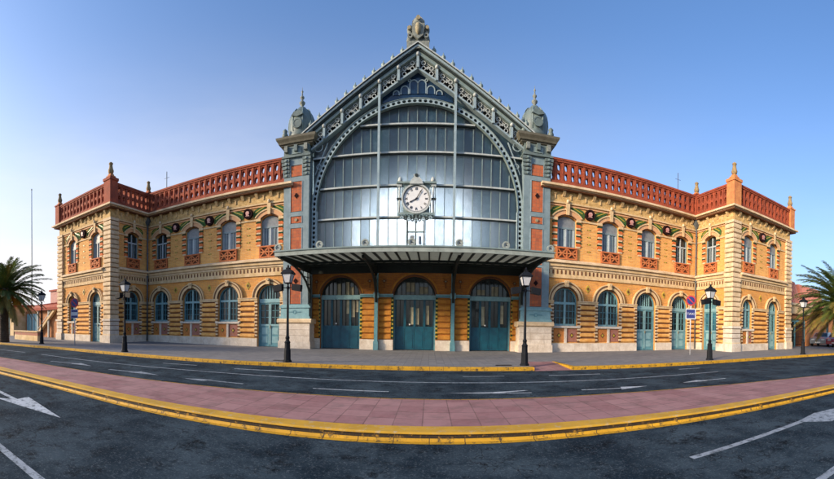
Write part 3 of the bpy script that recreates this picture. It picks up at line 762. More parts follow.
# ---- gabled hall
HX, RK, ZA = .05, .668, 17.05
def rake(x): return ZA - RK * abs(x - HX)
def rakeband(mb, o0, o1, y0, y1, m, X=6.15):
    for s in (-1, 1):
        e = HX + s * X
        ps = [(HX, ZA + o1), (e, rake(e) + o1), (e, rake(e) + o0), (HX, ZA + o0)]
        mb.prism(ps if s > 0 else ps[::-1], y0, y1, m)
g = MB()
rakeband(g, 0, -.07, 19.95, 21.0, 'ironW', 6.7); rakeband(g, -.07, -.10, 19.97, 21.0, 'beam', 6.7); rakeband(g, -.10, -.22, 20.02, 21.0, 'ironL', 6.7); rakeband(g, -.22, -.34, 20.12, 21.0, 'beam', 6.5); rakeband(g, -.34, -.54, 20.2, 21.0, 'iron', 6.4)
rakeband(g, .11, 0, 20.3, 20.5, 'iron', 6.5)
g.build('gable_cornice', ST)
fin = MB(); fin.lathe([(.08, 0), (.13, .08), (.06, .15), (.14, .26), (.12, .34), (.04, .42), (.02, .54)], 0, 0, 'iron', 8)
f0 = None
for s in (-1, 1):
    for k in range(1, 12):
        x = HX + s * (.35 + .535 * k)
        if f0 is None: f0 = fin.build('roof_finial', ST); o = f0
        else: o = f0.copy(); COL.objects.link(o)
        o.location = (x, 20.4, rake(x) + .09)
# lattice under the rake, posts
PS = 1.07
lt = MB()
rakeband(lt, -1.16, -1.27, 20.3, 20.7, 'ironL'); rakeband(lt, -.68, -.72, 20.4, 20.5, 'ironW')
for s in (-1, 1):
    for k in range(6):
        xa = HX + s * (PS * k + .09); xb = HX + s * (PS * (k + 1) - .09)
        if k == 5: xb = HX + s * 6.1
        def P(u, v, xa=xa, xb=xb):
            x = xa + (xb - xa) * u; return x, rake(x) - 1.16 + .56 * v
        y0, y1 = 20.38, 20.46
        for (u0, v0) in ((.25, .24), (.75, .24), (.25, .76), (.75, .76)):
            c = P(u0, v0); lt.ring(c[0], c[1], .09, .13, 0, 2 * PI, 12, 20.34, 20.38, 'ironW')
        c = P(.5, .5); lt.ring(c[0], c[1], .03, .075, 0, 2 * PI, 8, 20.33, 20.36, 'ironW')
        for (u0, v0, u1, v1) in ((.02, 0, .02, 1), (.98, 0, .98, 1), (0, 0, 1, 0), (0, 1, 1, 1)):
            a = P(u0, v0); b = P(u1, v1); lt.bar(a[0], a[1], b[0], b[1], .03, 20.385, 20.42, 'ironW')
        a, b = P(0, .5), P(1, .5)
lt.build('gable_lattice', ST)
sf = MB(); rakeband(sf, -.5, -1.2, 20.72, 20.8, 'dark'); sf.build('void_backing', ST)  # black sheet painting the shaded void behind the lattice
for k in range(-5, 6):
    ps_ = MB(); x = HX + PS * k
    main = abs(k) == 2
    lo = 5.75 if main else rake(x) - 1.25
    w = .065 if main else .07
    ps_.box(x - w, x + w, 20.2 if not main else 20.24, 20.38 if not main else 20.42, lo, rake(x) - (.50 if k else .56), 'ironL')
    ps_.lathe([(.09, rake(x) - .62), (.12, rake(x) - .52), (.08, rake(x) - .43)], x, 20.22, 'ironW', 8)
    ps_.build('gable_post', ST)
# pierced arch
RC, ZC = 5.97, 8.1
ar = MB()
N = 62
for i in range(N):
    a0, a1 = PI * i / N, PI * (i + 1) / N
    def P(u, v, a0=a0, a1=a1):
        r = RC - .14 + .28 * v; a = a0 + (a1 - a0) * u; return HX + r * math.cos(a), ZC + r * math.sin(a)
    ar.cell(P, 20.42, 20.56, 'ironL', .74, .62)
for s in (-1, 1):
    for i in range(8):
        z0 = 5.9 + i * .275
        def P(u, v, z0=z0, s=s): return HX + s * (RC - .14) + s * .28 * u, z0 + .275 * v
        ar.cell(P, 20.42, 20.56, 'ironL', .62, .74)
    ar.box(HX + s * (RC - .20), HX + s * (RC - .17), 20.38, 20.6, 5.9, ZC, 'ironL')
ar.ring(HX, ZC, RC - .16, RC - .14, 0, PI, 40, 20.36, 20.62, 'iron'); ar.ring(HX, ZC, RC + .14, RC + .16, 0.03, PI - .03, 40, 20.38, 20.60, 'iron')
ar.ring(HX, ZC, RC - .17, RC + .17, .02, PI - .02, 40, 20.60, 20.64, 'dark')
for s in (-1, 1): ar.box(HX + s * (RC - .17), HX + s * (RC + .14), 20.60, 20.64, 5.9, ZC, 'dark')
ar.build('pierced_arch', ST)
# glazing
gl = MB(); X_ = 6.12
gl.prism([(HX - X_, 5.2), (HX + X_, 5.2), (HX + X_, rake(HX + X_) - 1.2), (HX, ZA - 1.2), (HX - X_, rake(HX - X_) - 1.2)], 20.74, 20.76, 'hallglass')
gl.build('hall_glazing', ST)
br_ = MB(); ri = RC - .2
def zmax(x): return ZC + math.sqrt(max(.0001, ri * ri - (x - HX) ** 2))
for k in range(-10, 11):
    x = HX + .535 * k
    if abs(k) in (4,): continue
    br_.box(x - .02, x + .02, 20.68, 20.735, 5.75, zmax(x), 'iron')
for z in (7.6, 9.4, 11.25, 12.85):
    X = math.sqrt(ri * ri - (z - ZC) ** 2) if z > ZC else ri
    if z == 11.25: X = 6.1
    br_.box(HX - X, HX + X, 20.5, 20.72, z - .04, z + .045, 'ironW'); br_.box(HX - X, HX + X, 20.56, 20.7, z - .09, z - .042, 'beam')  # dark strip below each transom paints in its shadow
br_.box(HX - 6.1, HX + 6.1, 20.5, 20.72, 5.6, 5.85, 'iron')
br_.build('glazing_bars', ST)
# spandrel tracery and fan window
sp = MB()
for s in (-1, 1):
    for cx, cz, r in ((5.75, 11.9, .27), (5.72, 10.75, .16), (4.55, 12.98, .17), (3.6, 13.65, .13), (5.15, 12.5, .13)):
        sp.ring(HX + s * cx, cz, r - .045, r, 0, 2 * PI, 14, 20.5, 20.58, 'ironL')
    sp.bar(HX + s * 5.95, 10.3, HX + s * 5.2, 12.1, .05, 20.52, 20.6, 'ironL')
sp.build('spandrel_tracery', ST)
fw = MB()
tymp = [(HX - 2.0, 14.16 - .02), (HX - 1.2, 14.28), (HX - .6, 14.34), (HX, 14.37), (HX + .6, 14.34), (HX + 1.2, 14.28), (HX + 2.0, 14.14), (HX + 2.0, rake(HX + 2) - 1.2), (HX, ZA - 1.2), (HX - 2.0, rake(HX - 2) - 1.2)]
fw.prism(tymp, 20.66, 20.72, 'glass_nv')
for s in (-1, 1):
    for cx, z0, z1, w in ((.23, 14.58, 15.12, .2), (.74, 14.56, 14.80, .19), (1.22, 14.52, 14.6, .14)):
        fw.ring(HX + s * cx, z1, w, w + .055, 0, PI, 10, 20.6, 20.66, 'ironL')
        for q in (-1, 1): fw.box(HX + s * cx + q * w, HX + s * cx + q * (w + .05), 20.6, 20.658, z0, z1, 'ironL')
        fw.prism([(HX + s * cx - w, z0), (HX + s * cx + w, z0)] + [(HX + s * cx + w * math.cos(a), z1 + w * math.sin(a)) for a in [PI * i / 10 for i in range(11)]], 20.63, 20.66, 'glass_nv')
    fw.ring(HX + s * .48, 15.33, .05, .1, 0, 2 * PI, 8, 20.6, 20.658, 'ironL')
fw.build('fan_window', ST)
lit_ = MB(); lit_.prism([(HX - 3.9, 5.6), (HX + 3.9, 5.6), (HX + 3.6, 7.4), (HX + 2.5, 8.9), (HX, 9.9), (HX - 2.5, 8.9), (HX - 3.6, 7.4)], 21.8, 21.85, 'lit')  # emissive panel added behind the glass, standing in for daylight through the far end
lit_.build('hall_glow_panel', ST)
# hall roof and body
rb = MB()
for s in (-1, 1):
    e = HX + s * 7.9
    ps = [(HX, ZA - .1), (e, rake(e) - .1), (e, rake(e) - .3), (HX, ZA - .3)]
    rb.prism(ps if s > 0 else ps[::-1], 21.0, 70, 'iron')
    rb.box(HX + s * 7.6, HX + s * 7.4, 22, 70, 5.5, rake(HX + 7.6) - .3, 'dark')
rb.build('hall_roof', ST)
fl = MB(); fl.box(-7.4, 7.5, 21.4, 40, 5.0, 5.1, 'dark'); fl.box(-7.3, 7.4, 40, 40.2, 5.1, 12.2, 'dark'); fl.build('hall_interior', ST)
# crest
cr = MB(); y0 = 20.15
cr.box(HX - .62, HX + .62, y0 - .1, y0 + .55, 16.72, 17.12, 'crest'); cr.box(HX - .5, HX + .5, y0 - .02, y0 + .48, 17.12, 17.3, 'crest')
cr.prism([(HX - .02 * 0 + x, z) for x, z in ((0, 17.16), (.27, 17.36), (.34, 17.7), (.36, 18.02), (.2, 18.0), (0, 18.1), (-.2, 18.0), (-.36, 18.02), (-.34, 17.7), (-.27, 17.36))], y0 - .2, y0 + .4, 'crest')
cr.lathe([(.02, 17.36), (.13, 17.5), (.17, 17.75), (.13, 17.95), (.03, 18.02)], HX, y0 - .2, 'gold', 10)
cr.lathe([(.28, 18.05), (.34, 18.12), (.34, 18.24), (.27, 18.40), (.13, 18.5), (.06, 18.55), (.07, 18.62), (.02, 18.68)], HX, y0 + .15, 'crest', 12)
for s in (-1, 1):
    cr.lathe([(.10, 17.12), (.2, 17.25), (.16, 17.45), (.11, 17.6), (.17, 17.75), (.17, 17.9), (.08, 17.98), (.1, 18.06), (.03, 18.14)], HX + s * .46, y0 + .1, 'crest', 10)
    cr.disc(HX + s * .5, 17.82, .1, y0 - .16, y0, 'gold', 10); cr.ring(HX + s * .44, 17.4, .06, .15, 0, 2 * PI, 10, y0 - .14, y0 + .1, 'crest')
    cr.tube([(HX + s * .36, y0 + .1, 18.0), (HX + s * .30, y0 + .05, 18.3), (HX + s * .12, y0 + .05, 18.5)], .045, 'gold', 6)
cr.disc(HX, 18.3, .12, y0 - .24, y0 - .1, 'gold', 10)
cr.build('crest', ST)
# towers
def tower(s):
    T = MB(); cx = s * 6.93; y0 = 20.1; h = .8
    T.box(cx - h, cx + h, y0 + .06, 22.2, 0, 11.3, 'ironB')
    spans = [(2.62, 4.92), (5.05, 7.14), (7.41, 7.84), (8.1, 9.9), (10.17, 10.86)]
    zz = [1.75] + [v for ab in spans for v in ab] + [11.3]
    for i in range(0, len(zz), 2): T.box(cx - h, cx + h, y0, y0 + .058, zz[i], zz[i + 1], 'ironB')
    for a, b in spans:
        for q in (-1, 1): T.box(cx + q * .4, cx + q * h, y0, y0 + .058, a, b, 'ironB')
        T.box(cx - .44 + .04, cx - .4 + .05, y0 - .02, y0 + .058, a, b, 'ironL'); T.box(cx + .35, cx + .4, y0 - .02, y0 + .058, a, b, 'ironB')
    T.build('tower_shaft', ST)
    for a, b in spans:
        R = MB(); R.box(cx - .35, cx + .35, y0 + .01, y0 + .057, a + .03, b - .03, 'redtile')
        for z in [q for q in (4.0, 5.65, 9.05) if a < q < b]: R.prism([(cx - .13, z), (cx, z - .16), (cx + .13, z), (cx, z + .16)], y0 - .03, y0 + .008, 'medal')
        if a < 7.62 < b: R.disc(cx, 7.62, .09, y0 - .04, y0 + .008, 'gold', 10)
        R.build('tower_panel', ST)
    B = MB()
    B.box(cx - 1.02, cx + 1.02, 19.92, 22.3, 0, .42, 'stone'); B.box(cx - .97, cx + .97, 19.97, 22.3, .42, 1.46, 'stone')
    for z in (.76, 1.1): B.box(cx - .975, cx + .975, 19.965, 19.97, z, z + .012, 'groove')
    B.prismx([(19.97, 1.46), (19.86, 1.54), (19.86, 1.68), (19.95, 1.76), (22.3, 1.76), (22.3, 1.46)], cx - 1.08, cx + 1.08, 'quoin')
    B.build('tower_pedestal', ST)
    G = MB()
    G.box(cx - .97, cx + .97, 19.98, 20.098, 1.76, 1.9, 'teal_l'); G.box(cx - .9, cx + .9, 20.02, 20.098, 1.9, 2.4, 'teal_l'); G.box(cx - .98, cx + .98, 19.96, 20.098, 2.4, 2.52, 'teal_l'); G.box(cx - .88, cx + .88, 20.03, 20.098, 2.52, 2.6, 'teal_l')
    G.ring(cx, 2.15, .07, .12, 0, 2 * PI, 10, 20.0, 20.018, 'teal'); G.bar(cx - .4, 2.15, cx - .14, 2.15, .05, 20.0, 20.018, 'teal'); G.bar(cx + .14, 2.15, cx + .4, 2.15, .05, 20.0, 20.018, 'teal')
    G.build('tower_base', ST)
    C = MB()
    for q in (-1, 1):
        for i, z in enumerate((10.2, 10.42, 10.64, 10.86, 11.06)):
            C.box(cx + q * .42, cx + q * (.84 + .02 * i), y0 - .05 - .025 * i, y0, z, z + .17, 'dome')
            C.disc(cx + q * (.63), z + .09, .07, y0 - .1 - .025 * i, y0 - .052 - .025 * i, 'iron', 8)
    C.box(cx - .9, cx + .9, y0 - .14, 22.3, 11.3, 11.42, 'dome'); C.box(cx - .8, cx + .8, y0 - .04, 22.2, 11.42, 11.98, 'dome')
    for q in (-1, 0, 1): C.box(cx + q * .62 - .1, cx + q * .62 + .1, y0 - .22, y0 - .042, 11.62, 11.98, 'crest' if q else 'dome')
    C.box(cx - .3, cx + .3, y0 - .08, y0 - .042, 11.5, 11.8, 'iron')
    C.build('tower_capital', ST)
    K = MB(); yc = 20.95
    K.lathe([(.86 + .0, 11.98), (1.0, 12.06), (1.02, 12.14)], cx, yc + .1, 'ironbrown', 4, True)
    K.lathe([(1.10, 12.14), (1.14, 12.24), (1.23, 12.38), (1.25, 12.50)], cx, yc + .1, 'ironbrown', 4, True)
    K.lathe([(1.12, 12.50), (.9, 12.60), (.86, 12.7)], cx, yc + .1, 'ironbrown', 4, True)
    K.build('tower_cornice', ST)
    D = MB()
    D.lathe([(.78, 12.62), (.82, 12.8), (.76, 12.95), (.79, 13.1), (.81, 13.4), (.79, 13.7), (.73, 14.0), (.62, 14.22), (.47, 14.4), (.30, 14.54), (.24, 14.64)], cx, yc, 'dome', 22)
    for k in range(8):
        a = PI / 8 + k * PI / 4
        D.tube([(cx + math.cos(a) * r, yc + math.sin(a) * r, z) for r, z in ((.77, 13.0), (.82, 13.4), (.80, 13.7), (.74, 14.0), (.63, 14.24), (.48, 14.42))], .035, 'iron', 5)
    D.ring(cx, 13.35, .22, .29, 0, 2 * PI, 16, yc - .86, yc - .74, 'dome'); D.disc(cx, 13.35, .22, yc - .84, yc - .7, 'dome', 12)
    D.prism([(cx - .36, 13.84), (cx - .22, 14.05), (cx + .22, 14.05), (cx + .36, 13.84), (cx, 13.74)][::-1], yc - .86, yc - .5, 'dome')
    for q in (-1, 1):
        for r in (-1, 1): D.lathe([(.14, 12.6), (.2, 12.78), (.12, 12.95), (.16, 13.06), (.03, 13.2)], cx + q * .82, yc + r * .7, 'dome', 8)
    D.build('dome', ST)
    S = MB(); S.lathe([(r_, z_ + .3) for r_, z_ in [(.24, 14.2), (.27, 14.28), (.12, 14.38), (.08, 14.5), (.17, 14.62), (.19, 14.7), (.08, 14.8), (.06, 14.9), (.13, 14.98), (.13, 15.04), (.05, 15.12), (.035, 15.3), (.07, 15.37), (.02, 15.45), (.008, 15.65)]], cx, yc, 'crest', 12)
    S.build('dome_spire', ST)
for s in (-1, 1): tower(s)

# ---- clock
CKX, CKZ = .07, 8.5
ck = MB(); y = 20.2
ck.box(CKX - 1.02, CKX + 1.02, y - .02, y + .3, 7.62, 7.74, 'iron'); ck.box(CKX - 1.12, CKX + 1.12, y - .08, y + .3, 9.34, 9.44, 'iron')
ck.box(CKX - .74, CKX + .74, y + .08, y + .3, 7.74, 9.34, 'iron')
for s in (-1, 1):
    ck.tube([(CKX + s * .95, y + .1, 7.7), (CKX + s * .95, y + .1, 9.34)], .055, 'ironW', 8)
    ck.tube([(CKX + s * .80, y + .08, 7.7), (CKX + s * .80, y + .08, 9.34)], .03, 'iron', 8)
    ck.box(CKX + s * .74, CKX + s * 1.1, y, y + .25, 8.48, 8.56, 'beam'); ck.box(CKX + s * .82, CKX + s * 1.1, y, y + .2, 9.20, 9.34, 'ironW')
    ck.lathe([(.11, 9.44), (.14, 9.56), (.1, 9.68), (.03, 9.76)], CKX + s * .92, y + .1, 'ironW', 10)
    for (dx, dz) in ((.56, .56), (.56, -.56)): ck.ring(CKX + s * dx, CKZ + dz, .05, .10, 0, 2 * PI, 8, y + .05, y + .078, 'ironL')
ck.ring(CKX, CKZ, .745, .84, 0, 2 * PI, 40, y - .06, y + .078, 'ironW'); ck.ring(CKX, CKZ, .72, .745, 0, 2 * PI, 40, y - .03, y + .078, 'beam')
ck.prism([(CKX - .38, 9.28), (CKX + .38, 9.28), (CKX + .3, 9.5), (CKX + .14, 9.66), (CKX + .17, 9.82), (CKX, 9.76), (CKX - .17, 9.82), (CKX - .14, 9.66), (CKX - .3, 9.5)], y - .14, y + .05, 'ironW')
ck.disc(CKX, 9.74, .1, y - .17, y - .142, 'beam', 8)
for k in range(9):
    x = CKX - .8 + k * .2; zz = 7.5 - .16 * math.cos((k - 4) / 4 * 1.3)
    ck.ring(x, zz, .05, .10, 0, 2 * PI, 8, y, y + .08, 'beam' if k % 2 else 'ironL')
    ck.bar(x, 7.62, x, zz, .04, y + .01, y + .07, 'iron')
ck.prism([(CKX - .16, 7.60), (CKX + .16, 7.60), (CKX + .05, 7.18), (CKX - .05, 7.18)][::-1], y + .02, y + .1, 'beam')
cko = ck.build('clock', ST)
dl = MB(); dl.disc(CKX, CKZ, .72, y + .02, y + .079, 'dial', 40); dl.build('dial', cko)
nm = MB()
ROM = ['XII', 'I', 'II', 'III', 'IV', 'V', 'VI', 'VII', 'VIII', 'IX', 'X', 'XI']
for k, t in enumerate(ROM):
    a = PI / 2 - k * PI / 6; cx, cz = CKX + .56 * math.cos(a), CKZ + .56 * math.sin(a)
    ws = {'I': .035, 'V': .075, 'X': .08}; tot = sum(ws[c] for c in t); x = -tot / 2
    def pt(px, pz): return cx + px * math.sin(a) + pz * math.cos(a), cz - px * math.cos(a) + pz * math.sin(a)
    def st(x0, z0, x1, z1, w=.016):
        p, q = pt(x0, z0), pt(x1, z1); nm.bar(p[0], p[1], q[0], q[1], w, y + .006, y + .018, 'black')
    for c in t:
        w = ws[c]
        if c == 'I': st(x + w / 2, -.075, x + w / 2, .075, .018)
        if c == 'V': st(x, .075, x + w / 2, -.075, .018); st(x + w, .075, x + w / 2, -.075)
        if c == 'X': st(x, .075, x + w, -.075, .018); st(x + w, .075, x, -.075)
        x += w
for k in range(60):
    a = k * PI / 30; r0 = .665; nm.bar(CKX + r0 * math.cos(a), CKZ + r0 * math.sin(a), CKX + .7 * math.cos(a), CKZ + .7 * math.sin(a), .008, y + .008, y + .018, 'black')
nm.build('numerals', cko)
hd = MB()
def hand(deg, l, w, yy):
    a = math.radians(90 - deg); dx, dz = math.cos(a), math.sin(a)
    hd.bar(CKX - dx * .1, CKZ - dz * .1, CKX + dx * l * .8, CKZ + dz * l * .8, w, yy, yy + .01, 'black')
    hd.prism([(CKX + dx * l * .7 - dz * w, CKZ + dz * l * .7 + dx * w), (CKX + dx * l * .7 + dz * w, CKZ + dz * l * .7 - dx * w), (CKX + dx * l, CKZ + dz * l)], yy - .003, yy + .008, 'black')
hand(242, .46, .05, y - .012); hand(31, .60, .04, y - .026); hd.disc(CKX, CKZ, .05, y - .04, y - .028, 'black', 10)
hd.build('hands', cko)
nb = MB()
for s in (-1, 1): nb.box(HX + s * .47 - .03, HX + s * .47 + .03, 20.55, 20.66, 5.8, 7.5, 'beam')
nb.box(HX - .44, HX + .44, 20.56, 20.66, 6.72, 6.80, 'iron'); nb.box(HX - .03, HX + .03, 20.57, 20.66, 5.8, 7.3, 'beam')
for z in (6.08, 6.34): nb.box(HX - .32, HX - .08, 20.58, 20.65, z, z + .2, 'greypane')
nb.box(HX + .18, HX + .32, 20.58, 20.65, 6.05, 6.5, 'louvre2')
nb.build('service_hatch', ST)

# ---- portal under the canopy
PW = FR(0, 20.9)
DO = (-4.38, .02, 4.43); DW = 2.44; DS = 3.06
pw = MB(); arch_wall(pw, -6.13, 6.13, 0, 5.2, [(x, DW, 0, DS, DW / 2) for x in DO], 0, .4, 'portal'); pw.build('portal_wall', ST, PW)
pt_ = MB()
for u, v in gaps(-6.1, 6.1, [(x - DW / 2, x + DW / 2) for x in DO]):
    pt_.box(u, v, -.09, 0, 0, .60, 'stone'); pt_.box(u, v, -.10, 0, 3.06, 3.24, 'teal'); pt_.box(u, v, -.13, -.102, 3.18, 3.24, 'teal_l')
    ul, vl = u + .0, v
    z = .62
    while z < 3.0:
        if v - u > 1: 
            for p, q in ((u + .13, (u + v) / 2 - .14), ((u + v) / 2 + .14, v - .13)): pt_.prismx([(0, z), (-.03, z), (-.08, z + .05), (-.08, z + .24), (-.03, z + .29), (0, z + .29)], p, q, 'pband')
        else:
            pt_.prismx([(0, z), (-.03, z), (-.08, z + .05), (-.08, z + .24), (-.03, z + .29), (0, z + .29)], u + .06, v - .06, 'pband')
        z += .345
    z = .66; k = 0
    while z < 3.0:
        for e, s in ((u, 1), (v, -1)):
            if abs(e) > 6: continue
            pt_.box(e, e + s * .12, -.05, 0, z, z + .09, 'yellowtile' if k % 2 else 'darkgreen')
        z += .115; k += 1
for x in DO:
    pt_.ring(x, DS, DW / 2, DW / 2 + .09, 0.08, PI - .08, 24, -.06, 0, 'groove'); pt_.ring(x, DS, DW / 2 + .09, DW / 2 + .2, 0.16, PI - .16, 24, -.03, 0, 'pband')
for x in (-2.6, -1.75, 1.8, 2.65, -5.95 + .1, 5.85):
    for i in range(6):
        a = i * PI / 3; pt_.bar(x, 4.0, x + .13 * math.cos(a), 4.0 + .13 * math.sin(a), .05, -.03 - .001 * i, 0, 'groove')
    pt_.disc(x, 4.0, .05, -.05, -.037, 'gold', 8); pt_.bar(x, 3.6, x, 3.85, .04, -.03, 0, 'groove')
pt_.build('portal_trim', ST, PW)
def portal_door():
    r = DW / 2; f = MB()
    f.ring(0, DS, r - .09, r, 0, PI, 20, .22, .32, 'beam'); f.box(-r, r, .12, .34, 2.94, 3.2, 'teal_l')
    for s in (-1, 1): f.box(s * r, s * (r - .08), .2, .32, 0, 2.94, 'teal')
    for k in range(-4, 5):
        x = k * .26; f.box(x - .018, x + .018, .24, .30, 3.2, DS + math.sqrt((r - .09) ** 2 - x * x), 'beam')
    d = MB()
    for k in range(4):
        a = -r + .08 + k * (2 * r - .16) / 4; b = a + (2 * r - .16) / 4
        d.box(a + .006, b - .006, .26, .31, .03, 1.28, 'bluedoor'); d.box(a + .1, b - .1, .245, .259, .15, 1.15, 'bluedoor')
        d.box(a + .006, a + .065, .24, .31, 1.28, 2.94, 'bluedoor'); d.box(b - .065, b - .006, .24, .31, 1.28, 2.94, 'bluedoor')
        d.box(a + .065, b - .065, .25, .31, 1.28, 1.38, 'bluedoor')
        d.box((a + b) / 2 - .012, (a + b) / 2 + .012, .26, .3, 1.38, 2.94, 'beam')
    g = MB(); g.prism(outline(DW, 1.3, DS, r, .03), .32, .335, 'glass_dk')
    k = MB(); k.disc(-.28, 1.5, .045, .2, .25, 'dial', 10)
    return f, d, g, k
f, d, g, k = portal_door(); o = f.build('door', ST, TX(PW, DO[0])); d.build('door_leaf', o); g.build('glass', o); k.build('handle', o)
doors = [o]
for x in DO[1:]:
    c = copy_tree(o, ST); c.matrix_local = TX(PW, x); doors.append(c)
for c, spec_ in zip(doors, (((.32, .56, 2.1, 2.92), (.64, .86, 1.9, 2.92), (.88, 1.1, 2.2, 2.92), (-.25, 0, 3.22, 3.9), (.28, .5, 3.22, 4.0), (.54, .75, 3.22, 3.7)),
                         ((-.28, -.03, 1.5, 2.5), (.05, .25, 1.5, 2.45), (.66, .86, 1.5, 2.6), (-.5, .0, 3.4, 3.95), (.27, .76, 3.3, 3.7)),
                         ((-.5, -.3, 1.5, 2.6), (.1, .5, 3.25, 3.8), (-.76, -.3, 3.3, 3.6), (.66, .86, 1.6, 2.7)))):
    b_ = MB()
    for x0, x1, z0, z1 in spec_: b_.box(x0, x1, .306, .318, z0, z1, 'curtain_glint')
    b_.build('curtain_glint', c)
# pale plates above: curtains at left, painted stand-ins for glass reflections elsewhere
for s in (-1, 1):
    cc = MB(); x = s * 2.2 + .02; cc.box(x - .1, x + .1, 20.62, 20.8, 0, 5.0, 'teal'); cc.box(x - .14, x + .14, 20.58, 20.8, 0, .5, 'teal'); cc.box(x - .15, x + .15, 20.56, 20.8, 3.0, 3.3, 'teal_l'); cc.build('iron_column', ST)
# ---- canopy
CY0, CY1 = 15.6, 20.58; CX0, CX1 = -6.15, 6.35; ZF, ZB = 4.72, 4.98
cn = MB()
def zc(y): return ZF + (ZB - ZF) * (y - CY0) / (CY1 - CY0)
cn.prismx([(CY0, zc(CY0)), (CY1, zc(CY1)), (CY1, zc(CY1) + .03), (CY0, zc(CY0) + .03)], CX0, CX1, 'canopy')
co = cn.build('canopy', ST)
lp = MB(); lp.box(CX0 - .06, CX1 + .06, CY0 - .08, CY0, 4.60, 4.80, 'lip'); lp.box(CX0 - .1, CX1 + .1, CY0 - .13, CY0 + .03, 4.80, 4.86, 'iron')
for x in (CX0, CX1): lp.prismx([(CY0, 4.58), (CY1, 4.84), (CY1, 5.04), (CY0, 4.78)], x - .04, x + .04, 'lip')
lp.build('fascia', co)
ribs = MB(); n = 25
for i in range(1, n):
    x = CX0 + (CX1 - CX0) * i / n
    ribs.prismx([(CY0, ZF - .10), (CY1, ZB - .10), (CY1, ZB - .002), (CY0, ZF - .002)], x - .035, x + .035, 'beam')
for yy in (18.4, 19.5): ribs.box(CX0, CX1, yy, yy + .07, zc(yy) - .22, zc(yy) - .102, 'beam')
ribs.box(-6.13, 6.13, 20.42, 20.6, 4.42, ZB - .102, 'beam'); ribs.box(-6.13, 6.13, 20.46, 20.74, 5.03, 5.6, 'beam')
ribs.build('canopy_ribs', co)
for x in (-6.0, -2.18, 2.22, 6.1):
    bk = MB(); z0 = 2.9 if abs(x) > 5 else 2.95; yb = 20.08 if abs(x) > 5 else 20.6; yo = 16.2 if abs(x) > 5 else 17.0
    pts = [(x, yb - (yb - yo) * (1 - math.cos(t)), z0 + (4.56 - z0) * math.sin(t)) for t in [PI / 2 * i / 8 for i in range(9)]]
    bk.tube(pts, .07, 'beam', 6); bk.tube([(x, yb - .02, z0 - .2), (x, yb - .02, 4.6)], .07, 'beam', 6)
    bk.prismx([(yo - .6, 4.52), (yb, 4.42), (yb, 4.86), (yo - .6, 4.66)], x - .06, x + .06, 'beam')
    for t in (.5, .8, 1.1):
        p = (x, yb - (yb - yo) * (1 - math.cos(t)), z0 + (4.56 - z0) * math.sin(t)); bk.tube([p, (x, yb - .05, p[2] + .05)], .03, 'beam', 5)
        bk.tube([p, (x, p[1], 4.6)], .03, 'beam', 5)
    bk.build('canopy_bracket', co)
ro = MB(); ro.ring(0, 0, .10, .17, 0, 2 * PI, 16, -.06, .02, 'lip'); ro.disc(0, 0, .1, -.02, .0, 'ironW', 12); ro.disc(0, 0, .035, -.05, -.022, 'beam', 8); ro.box(-.2, .2, -.05, .02, -.22, -.13, 'iron')
r0 = None
for x in (-6.04, -4.0, -1.93, .10, 2.14, 4.18, 6.24):
    if r0 is None: r0 = ro.build('rosette', co); o = r0
    else: o = r0.copy(); COL.objects.link(o)
    o.location = (x, CY0 - .05, 5.0)

# ------------------------------------------------------------------ street lamps
def lamp(floods, loc, label, pale=False):
    root = empty('street_lamp', loc); tag(root, label, 'street lamp', 'lamp posts along the pavement')
    p = MB(); sh = 'post'
    p.lathe([(.18, 0), (.18, .05), (.14, .09), (.13, .45), (.115, .5), (.11, .7), (.125, .74), (.08, .8), (.06, .9)], 0, 0, 'post', 8, smooth=False)
    p.lathe([(.075, .86), (.085, .93), (.055, .98), (.045, 1.6), (.036, 2.7), (.06, 2.76), (.06, 2.8), (.035, 2.84), (.03, 2.93)], 0, 0, sh, 12)
    p.build('post', root)
    l = MB(); l.lathe([(.10, 2.93), (.14, 2.95), (.13, 2.98)], 0, 0, 'post', 4, True)
    for a in range(4):
        t = PI / 4 + a * PI / 2; l.tube([(.13 * math.cos(t) * 1.3, .13 * math.sin(t) * 1.3, 2.97), (.21 * math.cos(t) * 1.38, .21 * math.sin(t) * 1.38, 3.34)], .015, 'post', 5)
    l.lathe([(.24, 3.33), (.25, 3.37), (.16, 3.5), (.07, 3.55), (.08, 3.6), (.03, 3.63), (.04, 3.67), (.01, 3.74)], 0, 0, 'post', 4, True)
    for q in range(len(l.v)): x_, y_, z_ = l.v[q]; l.v[q] = (x_ * .88, y_ * .88, 2.93 + (z_ - 2.93) * .88)
    lo = l.build('lantern', root)
    g = MB(); g.lathe([(.105, 2.975), (.176, 3.28)], 0, 0, 'lampglass', 4, True); g.build('lantern_glass', lo)
    if floods:
        for s in (-1, 1):
            b = MB(); b.tube([(0, 0, 2.78), (s * .3, -.03, 2.78)], .02, 'post', 6)
            b.prism([(s * .2, 2.68), (s * .2, 2.92), (s * .56, 2.86), (s * .54, 2.62)][::(-1 if s > 0 else 1)], -.16, .06, 'post')
            b.box(s * .24, s * .50, .062, .075, 2.68, 2.86, 'lampglass')
            b.build('floodlight', root)
    return root
lamp(False, (-20.6, 11.75, 0), 'leftmost black lantern post, beside the palm trunk and the low wall')
lamp(True, (-12.35, 11.85, 0), 'lamp post with dark floodlights in front of the left corner pavilion')
lamp(True, (-4.27, 12.55, 0), 'floodlit lamp post before the left stone pedestal of the canopy')
lamp(True, (4.42, 13.0, 0), 'floodlit lamp post beside the pink dropped kerb, right of the entrance doors')
lamp(True, (13.05, 12.43, 0), 'lamp post with floodlights just right of the blue taxi sign')
lamp(False, (20.5, 11.75, 0), 'rightmost lantern post near the parked cars and the right palm')

